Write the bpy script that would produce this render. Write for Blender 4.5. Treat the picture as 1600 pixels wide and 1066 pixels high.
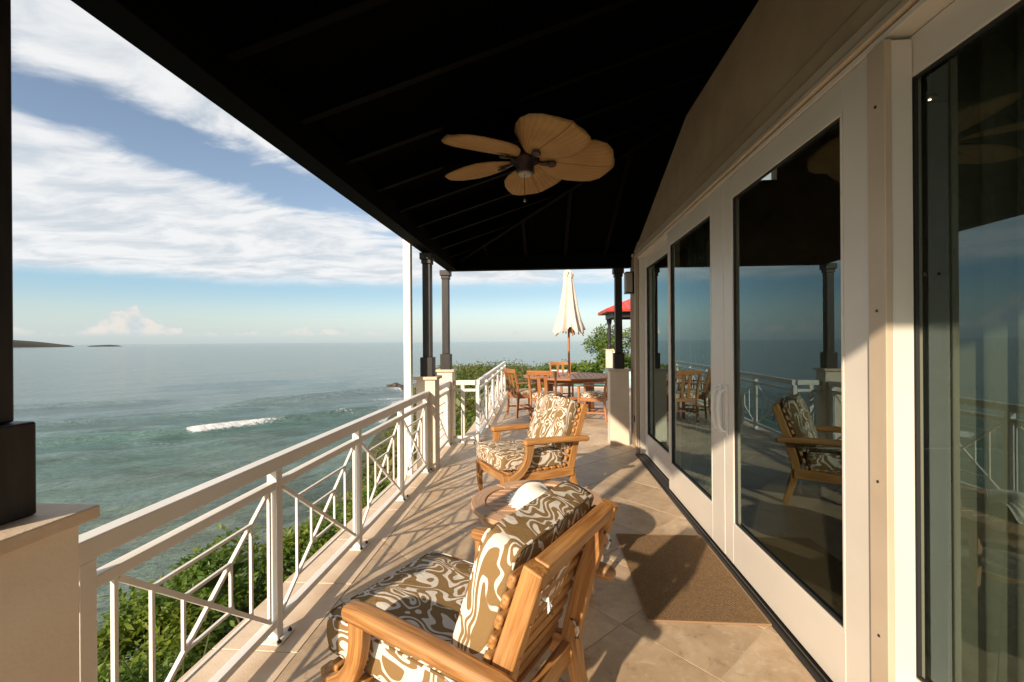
import bpy, bmesh, math, random
import numpy as np
from mathutils import Vector, Matrix, noise as mnoise
random.seed(7); rng = np.random.default_rng(11)
R = math.radians
sc = bpy.context.scene
for o in list(bpy.data.objects): bpy.data.objects.remove(o)
COL = sc.collection

# ------------------------------------------------------------------ camera
cam = bpy.data.cameras.new('camera'); camo = bpy.data.objects.new('camera', cam); COL.objects.link(camo)
cam.sensor_width = 36; cam.lens = 711/1600*36; cam.clip_start = .02; cam.clip_end = 40000
camo.matrix_world = Matrix.Translation((0, 0, 1.5)) @ Matrix.Rotation(R(4.1), 4, 'Z') @ Matrix.Rotation(R(90), 4, 'X') @ Matrix.Rotation(R(-.4), 4, 'Z')
sc.camera = camo
# ------------------------------------------------------------------ sun, sky, exposure
SUN_DIR = Vector((1, 1.85, -.90)).normalized()          # direction the light travels
SUN_EL = math.asin(-SUN_DIR.z); SUN_AZ = math.atan2(-SUN_DIR.x, -SUN_DIR.y)
sun = bpy.data.lights.new('sun', 'SUN'); sun.energy = 5.0; sun.angle = R(.9); sun.color = (1, .83, .63)
suno = bpy.data.objects.new('sun', sun); COL.objects.link(suno)
suno.rotation_euler = SUN_DIR.to_track_quat('-Z', 'Y').to_euler()
sc.view_settings.view_transform = 'Standard'; sc.view_settings.look = 'None'
sc.view_settings.exposure = 0.42; sc.view_settings.gamma = 1
SKY_STRENGTH = .115

class NT:
    """small expression builder over shader nodes"""
    def __init__(s, nt): s.nt = nt; s.n = nt.nodes; s.l = nt.links
    def node(s, t, **k):
        n = s.n.new(t)
        for a, b in k.items(): setattr(n, a, b)
        return n
    def put(s, sock, v):
        if isinstance(v, bpy.types.NodeSocket): s.l.new(v, sock)
        else: sock.default_value = v
    def m(s, op, a, b=0.0, c=0.0, clamp=False):
        n = s.node('ShaderNodeMath', operation=op, use_clamp=clamp)
        s.put(n.inputs[0], a); s.put(n.inputs[1], b); s.put(n.inputs[2], c); return n.outputs[0]
    def vm(s, op, a, b=(0, 0, 0), scale=None):
        n = s.node('ShaderNodeVectorMath', operation=op); s.put(n.inputs[0], a)
        if op == 'SCALE': s.put(n.inputs[3], scale)
        else: s.put(n.inputs[1], b)
        return n.outputs[0]
    def sstep(s, x, a, b, lo=0., hi=1.):
        n = s.node('ShaderNodeMapRange', interpolation_type='SMOOTHSTEP'); s.put(n.inputs[0], x)
        for i, v in zip((1, 2, 3, 4), (a, b, lo, hi)): s.put(n.inputs[i], v)
        return n.outputs[0]
    def lin(s, x, a, b, lo=0., hi=1.):
        n = s.node('ShaderNodeMapRange'); s.put(n.inputs[0], x)
        for i, v in zip((1, 2, 3, 4), (a, b, lo, hi)): s.put(n.inputs[i], v)
        return n.outputs[0]
    def mix(s, f, a, b):
        n = s.node('ShaderNodeMix', data_type='RGBA'); s.put(n.inputs[0], f)
        for i, v in ((6, a), (7, b)):
            if isinstance(v, tuple) and len(v) == 3: v = v + (1,)
            s.put(n.inputs[i], v)
        return n.outputs[2]
    def noise(s, vec, scale, detail=3., rough=.5, dist=0., out=0):
        n = s.node('ShaderNodeTexNoise'); s.put(n.inputs['Vector'], vec); s.put(n.inputs['Scale'], scale)
        n.inputs['Detail'].default_value = detail; n.inputs['Roughness'].default_value = rough; n.inputs['Distortion'].default_value = dist
        return n.outputs[out]
    def comb(s, x, y, z):
        n = s.node('ShaderNodeCombineXYZ')
        for i, v in enumerate((x, y, z)): s.put(n.inputs[i], v)
        return n.outputs[0]
    def sep(s, v):
        n = s.node('ShaderNodeSeparateXYZ'); s.put(n.inputs[0], v); return n.outputs
    def scalev(s, v, k): return s.vm('MULTIPLY', v, k)

world = bpy.data.worlds.new('World'); sc.world = world; world.use_nodes = True
W = NT(world.node_tree); W.n.clear()
sky = W.node('ShaderNodeTexSky', sky_type='NISHITA', sun_disc=False, sun_elevation=SUN_EL, sun_rotation=SUN_AZ, air_density=1.0, dust_density=.6, ozone_density=1.5)
tc = W.node('ShaderNodeTexCoord'); dx, dy, dz = W.sep(tc.outputs['Generated'])
az = W.m('MULTIPLY', W.m('ARCTAN2', dx, dy), 57.2958)
el = W.m('MULTIPLY', W.m('ARCSINE', dz), 57.2958)
dirv = tc.outputs['Generated']
zc = W.m('ADD', W.m('MAXIMUM', dz, 0.0), .10)
pl = W.comb(W.m('DIVIDE', dx, zc), W.m('DIVIDE', dy, zc), 0.0)         # cloud sheet seen from below
plw = W.vm('ADD', pl, W.scalev(W.noise(pl, .8, 3, out=1), (.9, .9, 0)))
n_big = W.noise(W.scalev(plw, (.55, 1.0, 1)), .8, 6, .55)
n_fine = W.noise(W.scalev(plw, (.9, 1.5, 1)), 2.6, 10, .62, .2)
ds = W.scalev(dirv, (1, 1, 2.6))
n_el = W.noise(ds, 4.0, 5, .55)
eln = W.m('ADD', el, W.m('MULTIPLY', W.m('SUBTRACT', n_el, .5), 7.0))
# the clear blue lane that crosses the sheet, drifting down towards the right
lane = W.m('SUBTRACT', eln, W.m('SUBTRACT', 16.3, W.m('MULTIPLY', W.m('ADD', az, 22.6), .17)))
lane_m = W.m('EXPONENT', W.m('MULTIPLY', W.m('MULTIPLY', lane, lane), -.13))
band2 = W.sstep(eln, 28.0, 34.0)
sheet = W.m('ADD', W.m('MULTIPLY', n_big, .68), W.m('MULTIPLY', n_fine, .74))
sheet = W.m('ADD', sheet, .055)
sheet = W.m('SUBTRACT', sheet, W.m('MULTIPLY', lane_m, .56))
sheet = W.m('SUBTRACT', sheet, W.m('MULTIPLY', band2, .16))
cov = W.sstep(sheet, .32, .68)
edge_el = W.m('ADD', W.m('ADD', el, W.m('MULTIPLY', W.m('SUBTRACT', W.noise(ds, 9.0, 6, .6), .5), 1.5)), W.m('MULTIPLY', W.m('ADD', az, 30.0), -.012))
cov = W.m('MULTIPLY', cov, W.sstep(edge_el, 6.2, 7.7))
cov = W.m('MULTIPLY', cov, .94)
# thin veil towards the horizon and the small cumulus that stand on it
veil = W.m('MULTIPLY', W.sstep(el, 5.6, .4), .62)
azv = W.comb(W.m('MULTIPLY', az, .12), W.m('MULTIPLY', el, .16), 0.0)
cu_n = W.noise(azv, 3.6, 8, .62, .3)
cu_big = W.noise(W.scalev(azv, (1, .0, 1)), .75, 2)
def puff(a0, wa, e0, h):       # one cumulus, wider at its flat foot
    q = W.m('DIVIDE', W.m('SUBTRACT', az, a0), wa); g = W.m('EXPONENT', W.m('MULTIPLY', W.m('MULTIPLY', q, q), -1.0))
    top = W.m('ADD', e0, W.m('MULTIPLY', g, h))
    t = W.m('ADD', top, W.m('MULTIPLY', W.m('SUBTRACT', cu_n, .5), 5.0))
    return W.m('MULTIPLY', W.sstep(W.m('SUBTRACT', t, el), .0, .35), W.sstep(el, e0 - .3, e0 + .35))
p1 = puff(-44.4, 2.2, .9, 2.7); p2 = puff(-41.3, 1.8, .9, 1.0)
pr = W.m('MULTIPLY', W.sstep(cu_big, .40, .62), 1.0)
low_top = W.m('ADD', W.m('MULTIPLY', cu_n, 3.6), W.m('MULTIPLY', pr, 1.0))
low = W.m('MULTIPLY', W.sstep(W.m('SUBTRACT', low_top, el), 1.05, 1.45), W.sstep(el, .6, 1.1))
low = W.m('MULTIPLY', W.m('MULTIPLY', low, pr), W.sstep(el, 3.4, 2.0))
cu = W.m('MAXIMUM', W.m('MAXIMUM', p1, p2), W.m('MULTIPLY', low, .8))
cu_shade = W.sstep(W.noise(azv, 6.0, 6), .3, .62)
sat = W.node('ShaderNodeHueSaturation'); W.put(sat.inputs['Color'], sky.outputs[0]); sat.inputs['Saturation'].default_value = .86
col = sat.outputs[0]
K = 1.0 / SKY_STRENGTH
cc = W.mix(W.sstep(n_fine, .33, .62), (.49*K, .53*K, .57*K), (.70*K, .70*K, .70*K))
q_ = W.m('DIVIDE', W.m('SUBTRACT', el, 6.3), 2.6); blue = W.m('MULTIPLY', W.m('EXPONENT', W.m('MULTIPLY', W.m('MULTIPLY', q_, q_), -1.0)), .62)
col = W.mix(veil, col, (.42*K, .52*K, .58*K)); col = W.mix(blue, col, (.26*K, .45*K, .585*K))
col = W.mix(cov, col, cc)
cuc = W.mix(cu_shade, (.47*K, .51*K, .54*K), (.66*K, .61*K, .56*K))
col = W.mix(W.m('MULTIPLY', cu, .8), col, cuc)
bg = W.node('ShaderNodeBackground'); W.put(bg.inputs[0], col); bg.inputs[1].default_value = SKY_STRENGTH
wo = W.node('ShaderNodeOutputWorld'); W.l.new(bg.outputs[0], wo.inputs[0])

# ------------------------------------------------------------------ materials
def mat(name, base=(.5, .5, .5), rough=.5, metal=0., spec=.5, fn=None, **kw):
    m = bpy.data.materials.new(name); m.use_nodes = True; t = NT(m.node_tree)
    b = t.n['Principled BSDF']; b.inputs['Base Color'].default_value = (*base, 1); b.inputs['Roughness'].default_value = rough
    b.inputs['Metallic'].default_value = metal; b.inputs['Specular IOR Level'].default_value = spec
    for k, v in kw.items(): b.inputs[k.replace('_', ' ')].default_value = v
    if fn: fn(t, b)
    return m
def obj_co(t): return t.node('ShaderNodeTexCoord').outputs['Object']
def pos(t): return t.node('ShaderNodeNewGeometry').outputs['Position']
def bump(t, b, h, strength=.3, dist=.01):
    n = t.node('ShaderNodeBump'); t.put(n.inputs['Height'], h); n.inputs['Strength'].default_value = strength; n.inputs['Distance'].default_value = dist
    t.l.new(n.outputs[0], b.inputs['Normal'])

def f_plaster(c1, c2, sc_=3.0, bs=.25):
    def f(t, b):
        p = pos(t); n = t.noise(p, sc_, 6, .6); t.put(b.inputs['Base Color'], t.mix(t.sstep(n, .3, .7), c1, c2))
        bump(t, b, t.noise(p, 90, 4, .6), bs, .004)
    return f
M = {}
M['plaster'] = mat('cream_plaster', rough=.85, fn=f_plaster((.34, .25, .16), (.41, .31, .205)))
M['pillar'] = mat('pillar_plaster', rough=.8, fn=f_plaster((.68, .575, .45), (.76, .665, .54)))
M['frame'] = mat('cream_door_paint', rough=.38, fn=f_plaster((.67, .61, .53), (.72, .665, .585), 1.5, .03))
M['trim'] = mat('trim_paint', rough=.5, fn=f_plaster((.50, .40, .29), (.57, .465, .345), 2.0, .05))
M['white'] = mat('white_railing_paint', rough=.42, fn=f_plaster((.76, .73, .68), (.82, .80, .76), 2.0, .06))
def f_black(t, b):
    p = obj_co(t); n = t.noise(t.scalev(p, (9, 9, 1.2)), 4, 5); t.put(b.inputs['Base Color'], t.mix(t.sstep(n, .35, .7), (.009, .007, .006), (.022, .017, .014)))
    bump(t, b, n, .2, .004)
M['black'] = mat('black_stained_wood', rough=.5, fn=f_black)
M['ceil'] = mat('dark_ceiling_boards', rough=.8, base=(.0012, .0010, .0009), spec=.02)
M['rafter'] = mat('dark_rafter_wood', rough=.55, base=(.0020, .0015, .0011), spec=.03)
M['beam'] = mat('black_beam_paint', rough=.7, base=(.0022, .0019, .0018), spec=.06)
M['roof_red'] = mat('red_metal_roof', rough=.4, fn=f_plaster((.50, .045, .03), (.62, .07, .045), 2.0, .05))

def f_trav(t, b):
    p = pos(t); oi = t.node('ShaderNodeObjectInfo').outputs['Random']
    q = t.vm('ADD', p, t.comb(t.m('MULTIPLY', oi, 37.0), t.m('MULTIPLY', oi, 91.0), 0.))
    n1 = t.noise(q, 2.6, 6, .6, .8); n2 = t.noise(q, 14, 8, .7, .6); n3 = t.noise(q, 60, 4, .6)
    c = t.mix(t.sstep(n1, .28, .72), (.41, .29, .18), (.58, .44, .295))
    c = t.mix(t.m('MULTIPLY', t.sstep(n2, .50, .72), .55), c, (.70, .55, .40))
    c = t.mix(t.m('MULTIPLY', t.sstep(n2, .46, .30), .65), c, (.25, .165, .105))
    v = t.node('ShaderNodeTexVoronoi', feature='DISTANCE_TO_EDGE'); t.put(v.inputs['Vector'], t.vm('ADD', q, t.scalev(t.noise(q, 5, 4, out=1), (.5, .5, 0)))); v.inputs['Scale'].default_value = 2.2
    vein = t.m('MULTIPLY', t.sstep(v.outputs[0], .022, .0), t.sstep(n1, .42, .62))
    c = t.mix(t.m('MULTIPLY', vein, .55), c, (.62, .52, .40))
    pit = t.m('MULTIPLY', t.sstep(t.noise(q, 42, 3, .7), .66, .74), t.sstep(t.noise(q, 3.1, 2), .48, .62))
    c = t.mix(t.m('MULTIPLY', pit, .75), c, (.12, .075, .05))
    hv = t.m('MULTIPLY', t.m('SUBTRACT', oi, .5), .22)
    h = t.node('ShaderNodeHueSaturation'); t.put(h.inputs['Color'], c); t.put(h.inputs['Value'], t.m('ADD', 1.0, hv))
    t.put(b.inputs['Base Color'], h.outputs[0])
    t.put(b.inputs['Roughness'], t.lin(n2, .2, .8, .30, .58))
    bump(t, b, t.m('ADD', t.m('MULTIPLY', n2, .6), t.m('SUBTRACT', t.m('MULTIPLY', n3, .2), t.m('MULTIPLY', pit, .9))), .45, .004)
M['trav'] = mat('travertine', rough=.42, fn=f_trav)
M['grout'] = mat('grout', rough=.9, fn=f_plaster((.50, .42, .33), (.58, .50, .40), 6))
M['coping'] = mat('coping_stone', rough=.6, fn=f_plaster((.60, .46, .33), (.70, .57, .43), 5, .4))

def f_wood(c1, c2, c3):
    def f(t, b):
        a = t.node('ShaderNodeAttribute', attribute_name='gc').outputs['Vector']; oi = t.node('ShaderNodeObjectInfo').outputs['Random']
        q = t.vm('ADD', a, t.comb(t.m('MULTIPLY', oi, 13.), t.m('MULTIPLY', oi, 7.), 0.))
        g = t.noise(t.scalev(q, (2.2, 45, 45)), 1.6, 5, .6, .4); w = t.noise(t.scalev(q, (1.5, 6, 6)), 2.0, 3, .5)
        c = t.mix(t.sstep(g, .3, .7), c1, c2); c = t.mix(t.m('MULTIPLY', t.sstep(w, .45, .75), .5), c, c3)
        h = t.node('ShaderNodeHueSaturation'); t.put(h.inputs['Color'], c); t.put(h.inputs['Value'], t.m('ADD', .88, t.m('MULTIPLY', oi, .24)))
        t.put(b.inputs['Base Color'], h.outputs[0]); t.put(b.inputs['Roughness'], t.lin(g, .2, .8, .38, .6)); bump(t, b, g, .5, .003)
    return f
M['teak'] = mat('warm_teak', fn=f_wood((.26, .104, .027), (.51, .252, .075), (.48, .30, .155)))
M['teak_pale'] = mat('weathered_teak', fn=f_wood((.46, .25, .13), (.64, .40, .23), (.54, .33, .20)))
M['teak_dark'] = mat('oiled_teak', fn=f_wood((.26, .095, .03), (.42, .17, .055), (.33, .15, .06)))

def f_swirl(scale):
    def f(t, b):
        p = obj_co(t); q = t.scalev(p, (scale*1.25, scale*.68, scale))
        w = t.noise(q, 1.1, 1, .4, out=1); q2 = t.vm('ADD', q, t.scalev(t.vm('SUBTRACT', w, (.5, .5, .5)), (1.5, 1.5, 1.5)))
        n = t.noise(q2, 1.05, 0, .3, .55)
        ph = t.m('MULTIPLY', n, 54.0); s = t.m('SINE', ph)
        width = t.m('MULTIPLY', t.m('SUBTRACT', t.noise(q2, 2.4, 0), .5), 2.6)
        x = t.m('SUBTRACT', s, t.m('ADD', width, .42))
        k = t.sstep(x, -.07, .07)
        g = t.noise(p, 400, 2)
        t.put(b.inputs['Base Color'], t.mix(k, (.255, .160, .068), (.68, .63, .56)))
        bump(t, b, t.m('ADD', t.noise(p, 9, 4, .6, 1.2), t.m('MULTIPLY', g, .10)), .6, .012)
    return f
M['swirl'] = mat('swirl_print_fabric', rough=.9, spec=.15, fn=f_swirl(6.2))
def f_pipe(t, b):
    p = obj_co(t); n = t.noise(p, 28, 1); t.put(b.inputs['Base Color'], t.mix(t.sstep(n, .5, .53), (.20, .12, .05), (.78, .73, .66)))
M['piping'] = mat('piping_fabric', rough=.9, spec=.1, fn=f_pipe)
def f_mat(t, b):
    p = pos(t); a = t.m('SINE', t.m('MULTIPLY', t.m('ADD', t.sep(p)[0], t.sep(p)[1]), 390.)); c = t.m('SINE', t.m('MULTIPLY', t.m('SUBTRACT', t.sep(p)[0], t.sep(p)[1]), 390.))
    h = t.m('MULTIPLY', a, c); n = t.noise(p, 120, 3)
    t.put(b.inputs['Base Color'], t.mix(t.sstep(t.m('ADD', h, t.m('SUBTRACT', t.m('MULTIPLY', n, 1.6), .8)), -.5, .8), (.10, .058, .028), (.46, .30, .165)))
    bump(t, b, h, .8, .004)
M['doormat'] = mat('woven_mat', rough=.95, spec=.1, fn=f_mat)
M['matedge'] = mat('mat_binding', (.26, .16, .085), .9)
def f_shell(t, b):
    p = obj_co(t); n = t.noise(p, 18, 4); t.put(b.inputs['Base Color'], t.mix(n, (.76, .70, .60), (.86, .83, .77))); bump(t, b, t.noise(p, 120, 3), .2, .002)
M['shell'] = mat('shell_white', rough=.45, fn=f_shell)
def f_blade(t, b):
    a = t.node('ShaderNodeAttribute', attribute_name='gc').outputs['Vector']; s = t.sep(a)
    r = t.m('SINE', t.m('MULTIPLY', s[0], 420.)); r2 = t.m('SINE', t.m('MULTIPLY', s[1], 420.)); h = t.m('MULTIPLY', r, r2)
    n = t.noise(a, 5, 4)
    fan_ = t.m('SINE', t.m('MULTIPLY', t.m('DIVIDE', s[1], t.m('ADD', s[0], .05)), 90.)); vein = t.sstep(t.m('ABSOLUTE', s[1]), .006, .0)
    cb = t.mix(t.m('ADD', t.m('MULTIPLY', fan_, .10), n), (.33, .18, .068), (.52, .32, .14)); cb = t.mix(vein, cb, (.16, .07, .02))
    t.put(b.inputs['Base Color'], cb); bump(t, b, t.m('ADD', fan_, t.m('MULTIPLY', h, .4)), .4, .0025)
M['blade'] = mat('woven_palm_blade', rough=.8, spec=.2, fn=f_blade)
M['bronze'] = mat('dark_bronze', (.035, .018, .012), .4, .6)
M['steel'] = mat('brushed_steel', (.45, .45, .45), .35, 1.)
M['screw'] = mat('dark_screw', (.07, .06, .05), .4, .8)
M['track'] = mat('black_track', (.012, .011, .010), .5)
M['track_metal'] = mat('track_metal', (.10, .09, .08), .35, .8)
M['gasket'] = mat('glass_gasket', (.02, .02, .02), .6)
def f_canvas(t, b):
    p = obj_co(t); n = t.noise(p, 5, 4); t.put(b.inputs['Base Color'], t.mix(n, (.60, .52, .45), (.70, .63, .56))); bump(t, b, t.noise(p, 9, 4), .5, .02)
M['canvas'] = mat('umbrella_canvas', rough=.9, spec=.1, fn=f_canvas)
M['lampglass'] = mat('lamp_shade_glass', (.42, .36, .31), .35)
M['soil'] = mat('hillside_soil', rough=1., fn=f_plaster((.020, .024, .010), (.05, .055, .022), .8))
M['islandrock'] = mat('island_scrub', rough=1., fn=f_plaster((.018, .017, .012), (.035, .034, .02), .01))
M['rock'] = mat('wet_rock', rough=.6, fn=f_plaster((.030, .022, .018), (.085, .060, .045), .6, .8))
M['bark'] = mat('bark', rough=.9, fn=f_plaster((.09, .06, .04), (.17, .12, .08), 6))
def leafmat(name, c1, c2, c3, tr=.35, nsc=1.3):
    def f(t, b):
        r = t.node('ShaderNodeNewGeometry').outputs['Random Per Island']
        n = t.noise(pos(t), nsc, 3)
        c = t.mix(r, c1, c2); c = t.mix(t.sstep(n, .42, .66), c, c3)
        t.put(b.inputs['Base Color'], c)
        tl = t.node('ShaderNodeBsdfTranslucent'); t.put(tl.inputs[0], t.mix(.5, c, (.16, .24, .02)))
        mx = t.node('ShaderNodeMixShader'); mx.inputs[0].default_value = tr
        t.l.new(b.outputs[0], mx.inputs[1]); t.l.new(tl.outputs[0], mx.inputs[2]); t.l.new(mx.outputs[0], t.n['Material Output'].inputs[0])
    return mat(name, rough=.45, spec=.35, fn=f)
M['leaf'] = leafmat('shrub_leaf', (.055, .115, .014), (.13, .21, .022), (.20, .25, .025), .4)
M['leaf2'] = leafmat('tree_leaf', (.05, .10, .015), (.12, .20, .03), (.16, .22, .03), .4)
M['scrub'] = leafmat('headland_scrub', (.10, .125, .022), (.20, .16, .05), (.075, .12, .018), .3, .22)
M['frond'] = leafmat('frond_leaf', (.03, .06, .015), (.09, .11, .03), (.06, .10, .02), .3)

def f_glass(t, b):
    ge = t.node('ShaderNodeNewGeometry'); dt_ = t.node('ShaderNodeVectorMath', operation='DOT_PRODUCT'); t.l.new(ge.outputs['Normal'], dt_.inputs[0]); t.l.new(ge.outputs['Incoming'], dt_.inputs[1])
    sch = t.m('POWER', t.m('SUBTRACT', 1.0, t.m('ABSOLUTE', dt_.outputs['Value'])), 4.2)
    g = t.node('ShaderNodeBsdfGlossy'); g.inputs['Color'].default_value = (.66, .88, .90, 1); g.inputs['Roughness'].default_value = .0
    tr = t.node('ShaderNodeBsdfTransparent'); tr.inputs[0].default_value = (.62, .66, .60, 1)
    mx = t.node('ShaderNodeMixShader'); t.put(mx.inputs[0], t.m('ADD', t.m('MULTIPLY', sch, .82), .12, clamp=True))
    t.l.new(tr.outputs[0], mx.inputs[1]); t.l.new(g.outputs[0], mx.inputs[2]); t.l.new(mx.outputs[0], t.n['Material Output'].inputs[0])
M['glass'] = mat('tinted_door_glass', fn=f_glass)
def f_curtain(t, b):
    p = pos(t); t.put(b.inputs['Base Color'], t.mix(t.noise(p, 3, 2), (.13, .15, .115), (.19, .21, .165)))
    tr = t.node('ShaderNodeBsdfTransparent'); mx = t.node('ShaderNodeMixShader'); mx.inputs[0].default_value = .35
    t.l.new(b.outputs[0], mx.inputs[1]); t.l.new(tr.outputs[0], mx.inputs[2]); t.l.new(mx.outputs[0], t.n['Material Output'].inputs[0])
M['curtain'] = mat('sheer_curtain', rough=.9, fn=f_curtain)
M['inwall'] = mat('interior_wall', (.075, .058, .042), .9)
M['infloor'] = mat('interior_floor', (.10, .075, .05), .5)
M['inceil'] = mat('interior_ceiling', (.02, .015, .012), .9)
def f_lamp(t, b):
    b.inputs['Emission Color'].default_value = (1, .75, .5, 1); b.inputs['Emission Strength'].default_value = 6
M['spot'] = mat('spotlight_lens', (.8, .7, .5), fn=f_lamp)
M['poolwater'] = mat('pool_water', (.22, .55, .62), .12, spec=.6)
M['pooltile'] = mat('pool_wall', rough=.5, fn=f_plaster((.40, .60, .62), (.52, .70, .70), 3))

def f_sea(t, b):
    p = pos(t); sh = t.node('ShaderNodeAttribute', attribute_name='shallow').outputs['Fac']; fm = t.node('ShaderNodeAttribute', attribute_name='foam').outputs['Fac']
    n = t.noise(t.scalev(p, (.03, .05, 1)), 1.0, 5, .6, .5)
    deep = (.165, .230, .245); mid = (.100, .180, .165); sand = (.150, .185, .135)
    c = t.mix(t.sstep(sh, .0, .55), deep, mid); c = t.mix(t.m('MULTIPLY', t.sstep(sh, .5, 1.0), t.lin(n, .3, .7, .35, 1.)), c, sand)
    patch = t.noise(t.scalev(p, (.11, .16, 1)), 1.0, 5, .6)
    c = t.mix(t.m('MULTIPLY', t.m('MULTIPLY', t.sstep(patch, .46, .62), sh), .75), c, (.045, .062, .040))
    fn_ = t.noise(t.scalev(p, (1., 1.2, 1.5)), 1.9, 10, .8)
    foam = t.sstep(t.m('ADD', fm, t.m('MULTIPLY', t.m('SUBTRACT', fn_, .5), 2.6)), .40, .95)
    foam = t.m('MULTIPLY', foam, t.sstep(fm, .03, .15))
    t.put(b.inputs['Base Color'], t.mix(foam, c, (.80, .80, .78))); t.put(b.inputs['Roughness'], t.m('ADD', .13, t.m('MULTIPLY', foam, .6)))
    b.inputs['IOR'].default_value = 1.33
    sx, sy, sz = t.sep(p); al = t.m('ADD', t.m('MULTIPLY', sx, .73), t.m('MULTIPLY', sy, .68)); cr = t.m('SUBTRACT', t.m('MULTIPLY', sy, .73), t.m('MULTIPLY', sx, .68))
    w1 = t.noise(t.comb(t.m('MULTIPLY', al, .9), t.m('MULTIPLY', cr, 2.1), 0.), 1.0, 5, .65, .3); w2 = t.noise(t.comb(t.m('MULTIPLY', al, .10), t.m('MULTIPLY', cr, .42), 0.), 1.0, 5, .65, .4); w3 = t.noise(t.comb(t.m('MULTIPLY', al, .012), t.m('MULTIPLY', cr, .06), 0.), 1.0, 5, .6)
    h = t.m('ADD', t.m('ADD', t.m('MULTIPLY', w1, .60), t.m('MULTIPLY', w2, 2.2)), t.m('MULTIPLY', w3, 6.))
    bump(t, b, h, .8, 1.0)
M['sea'] = mat('sea_water', fn=f_sea)

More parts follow.
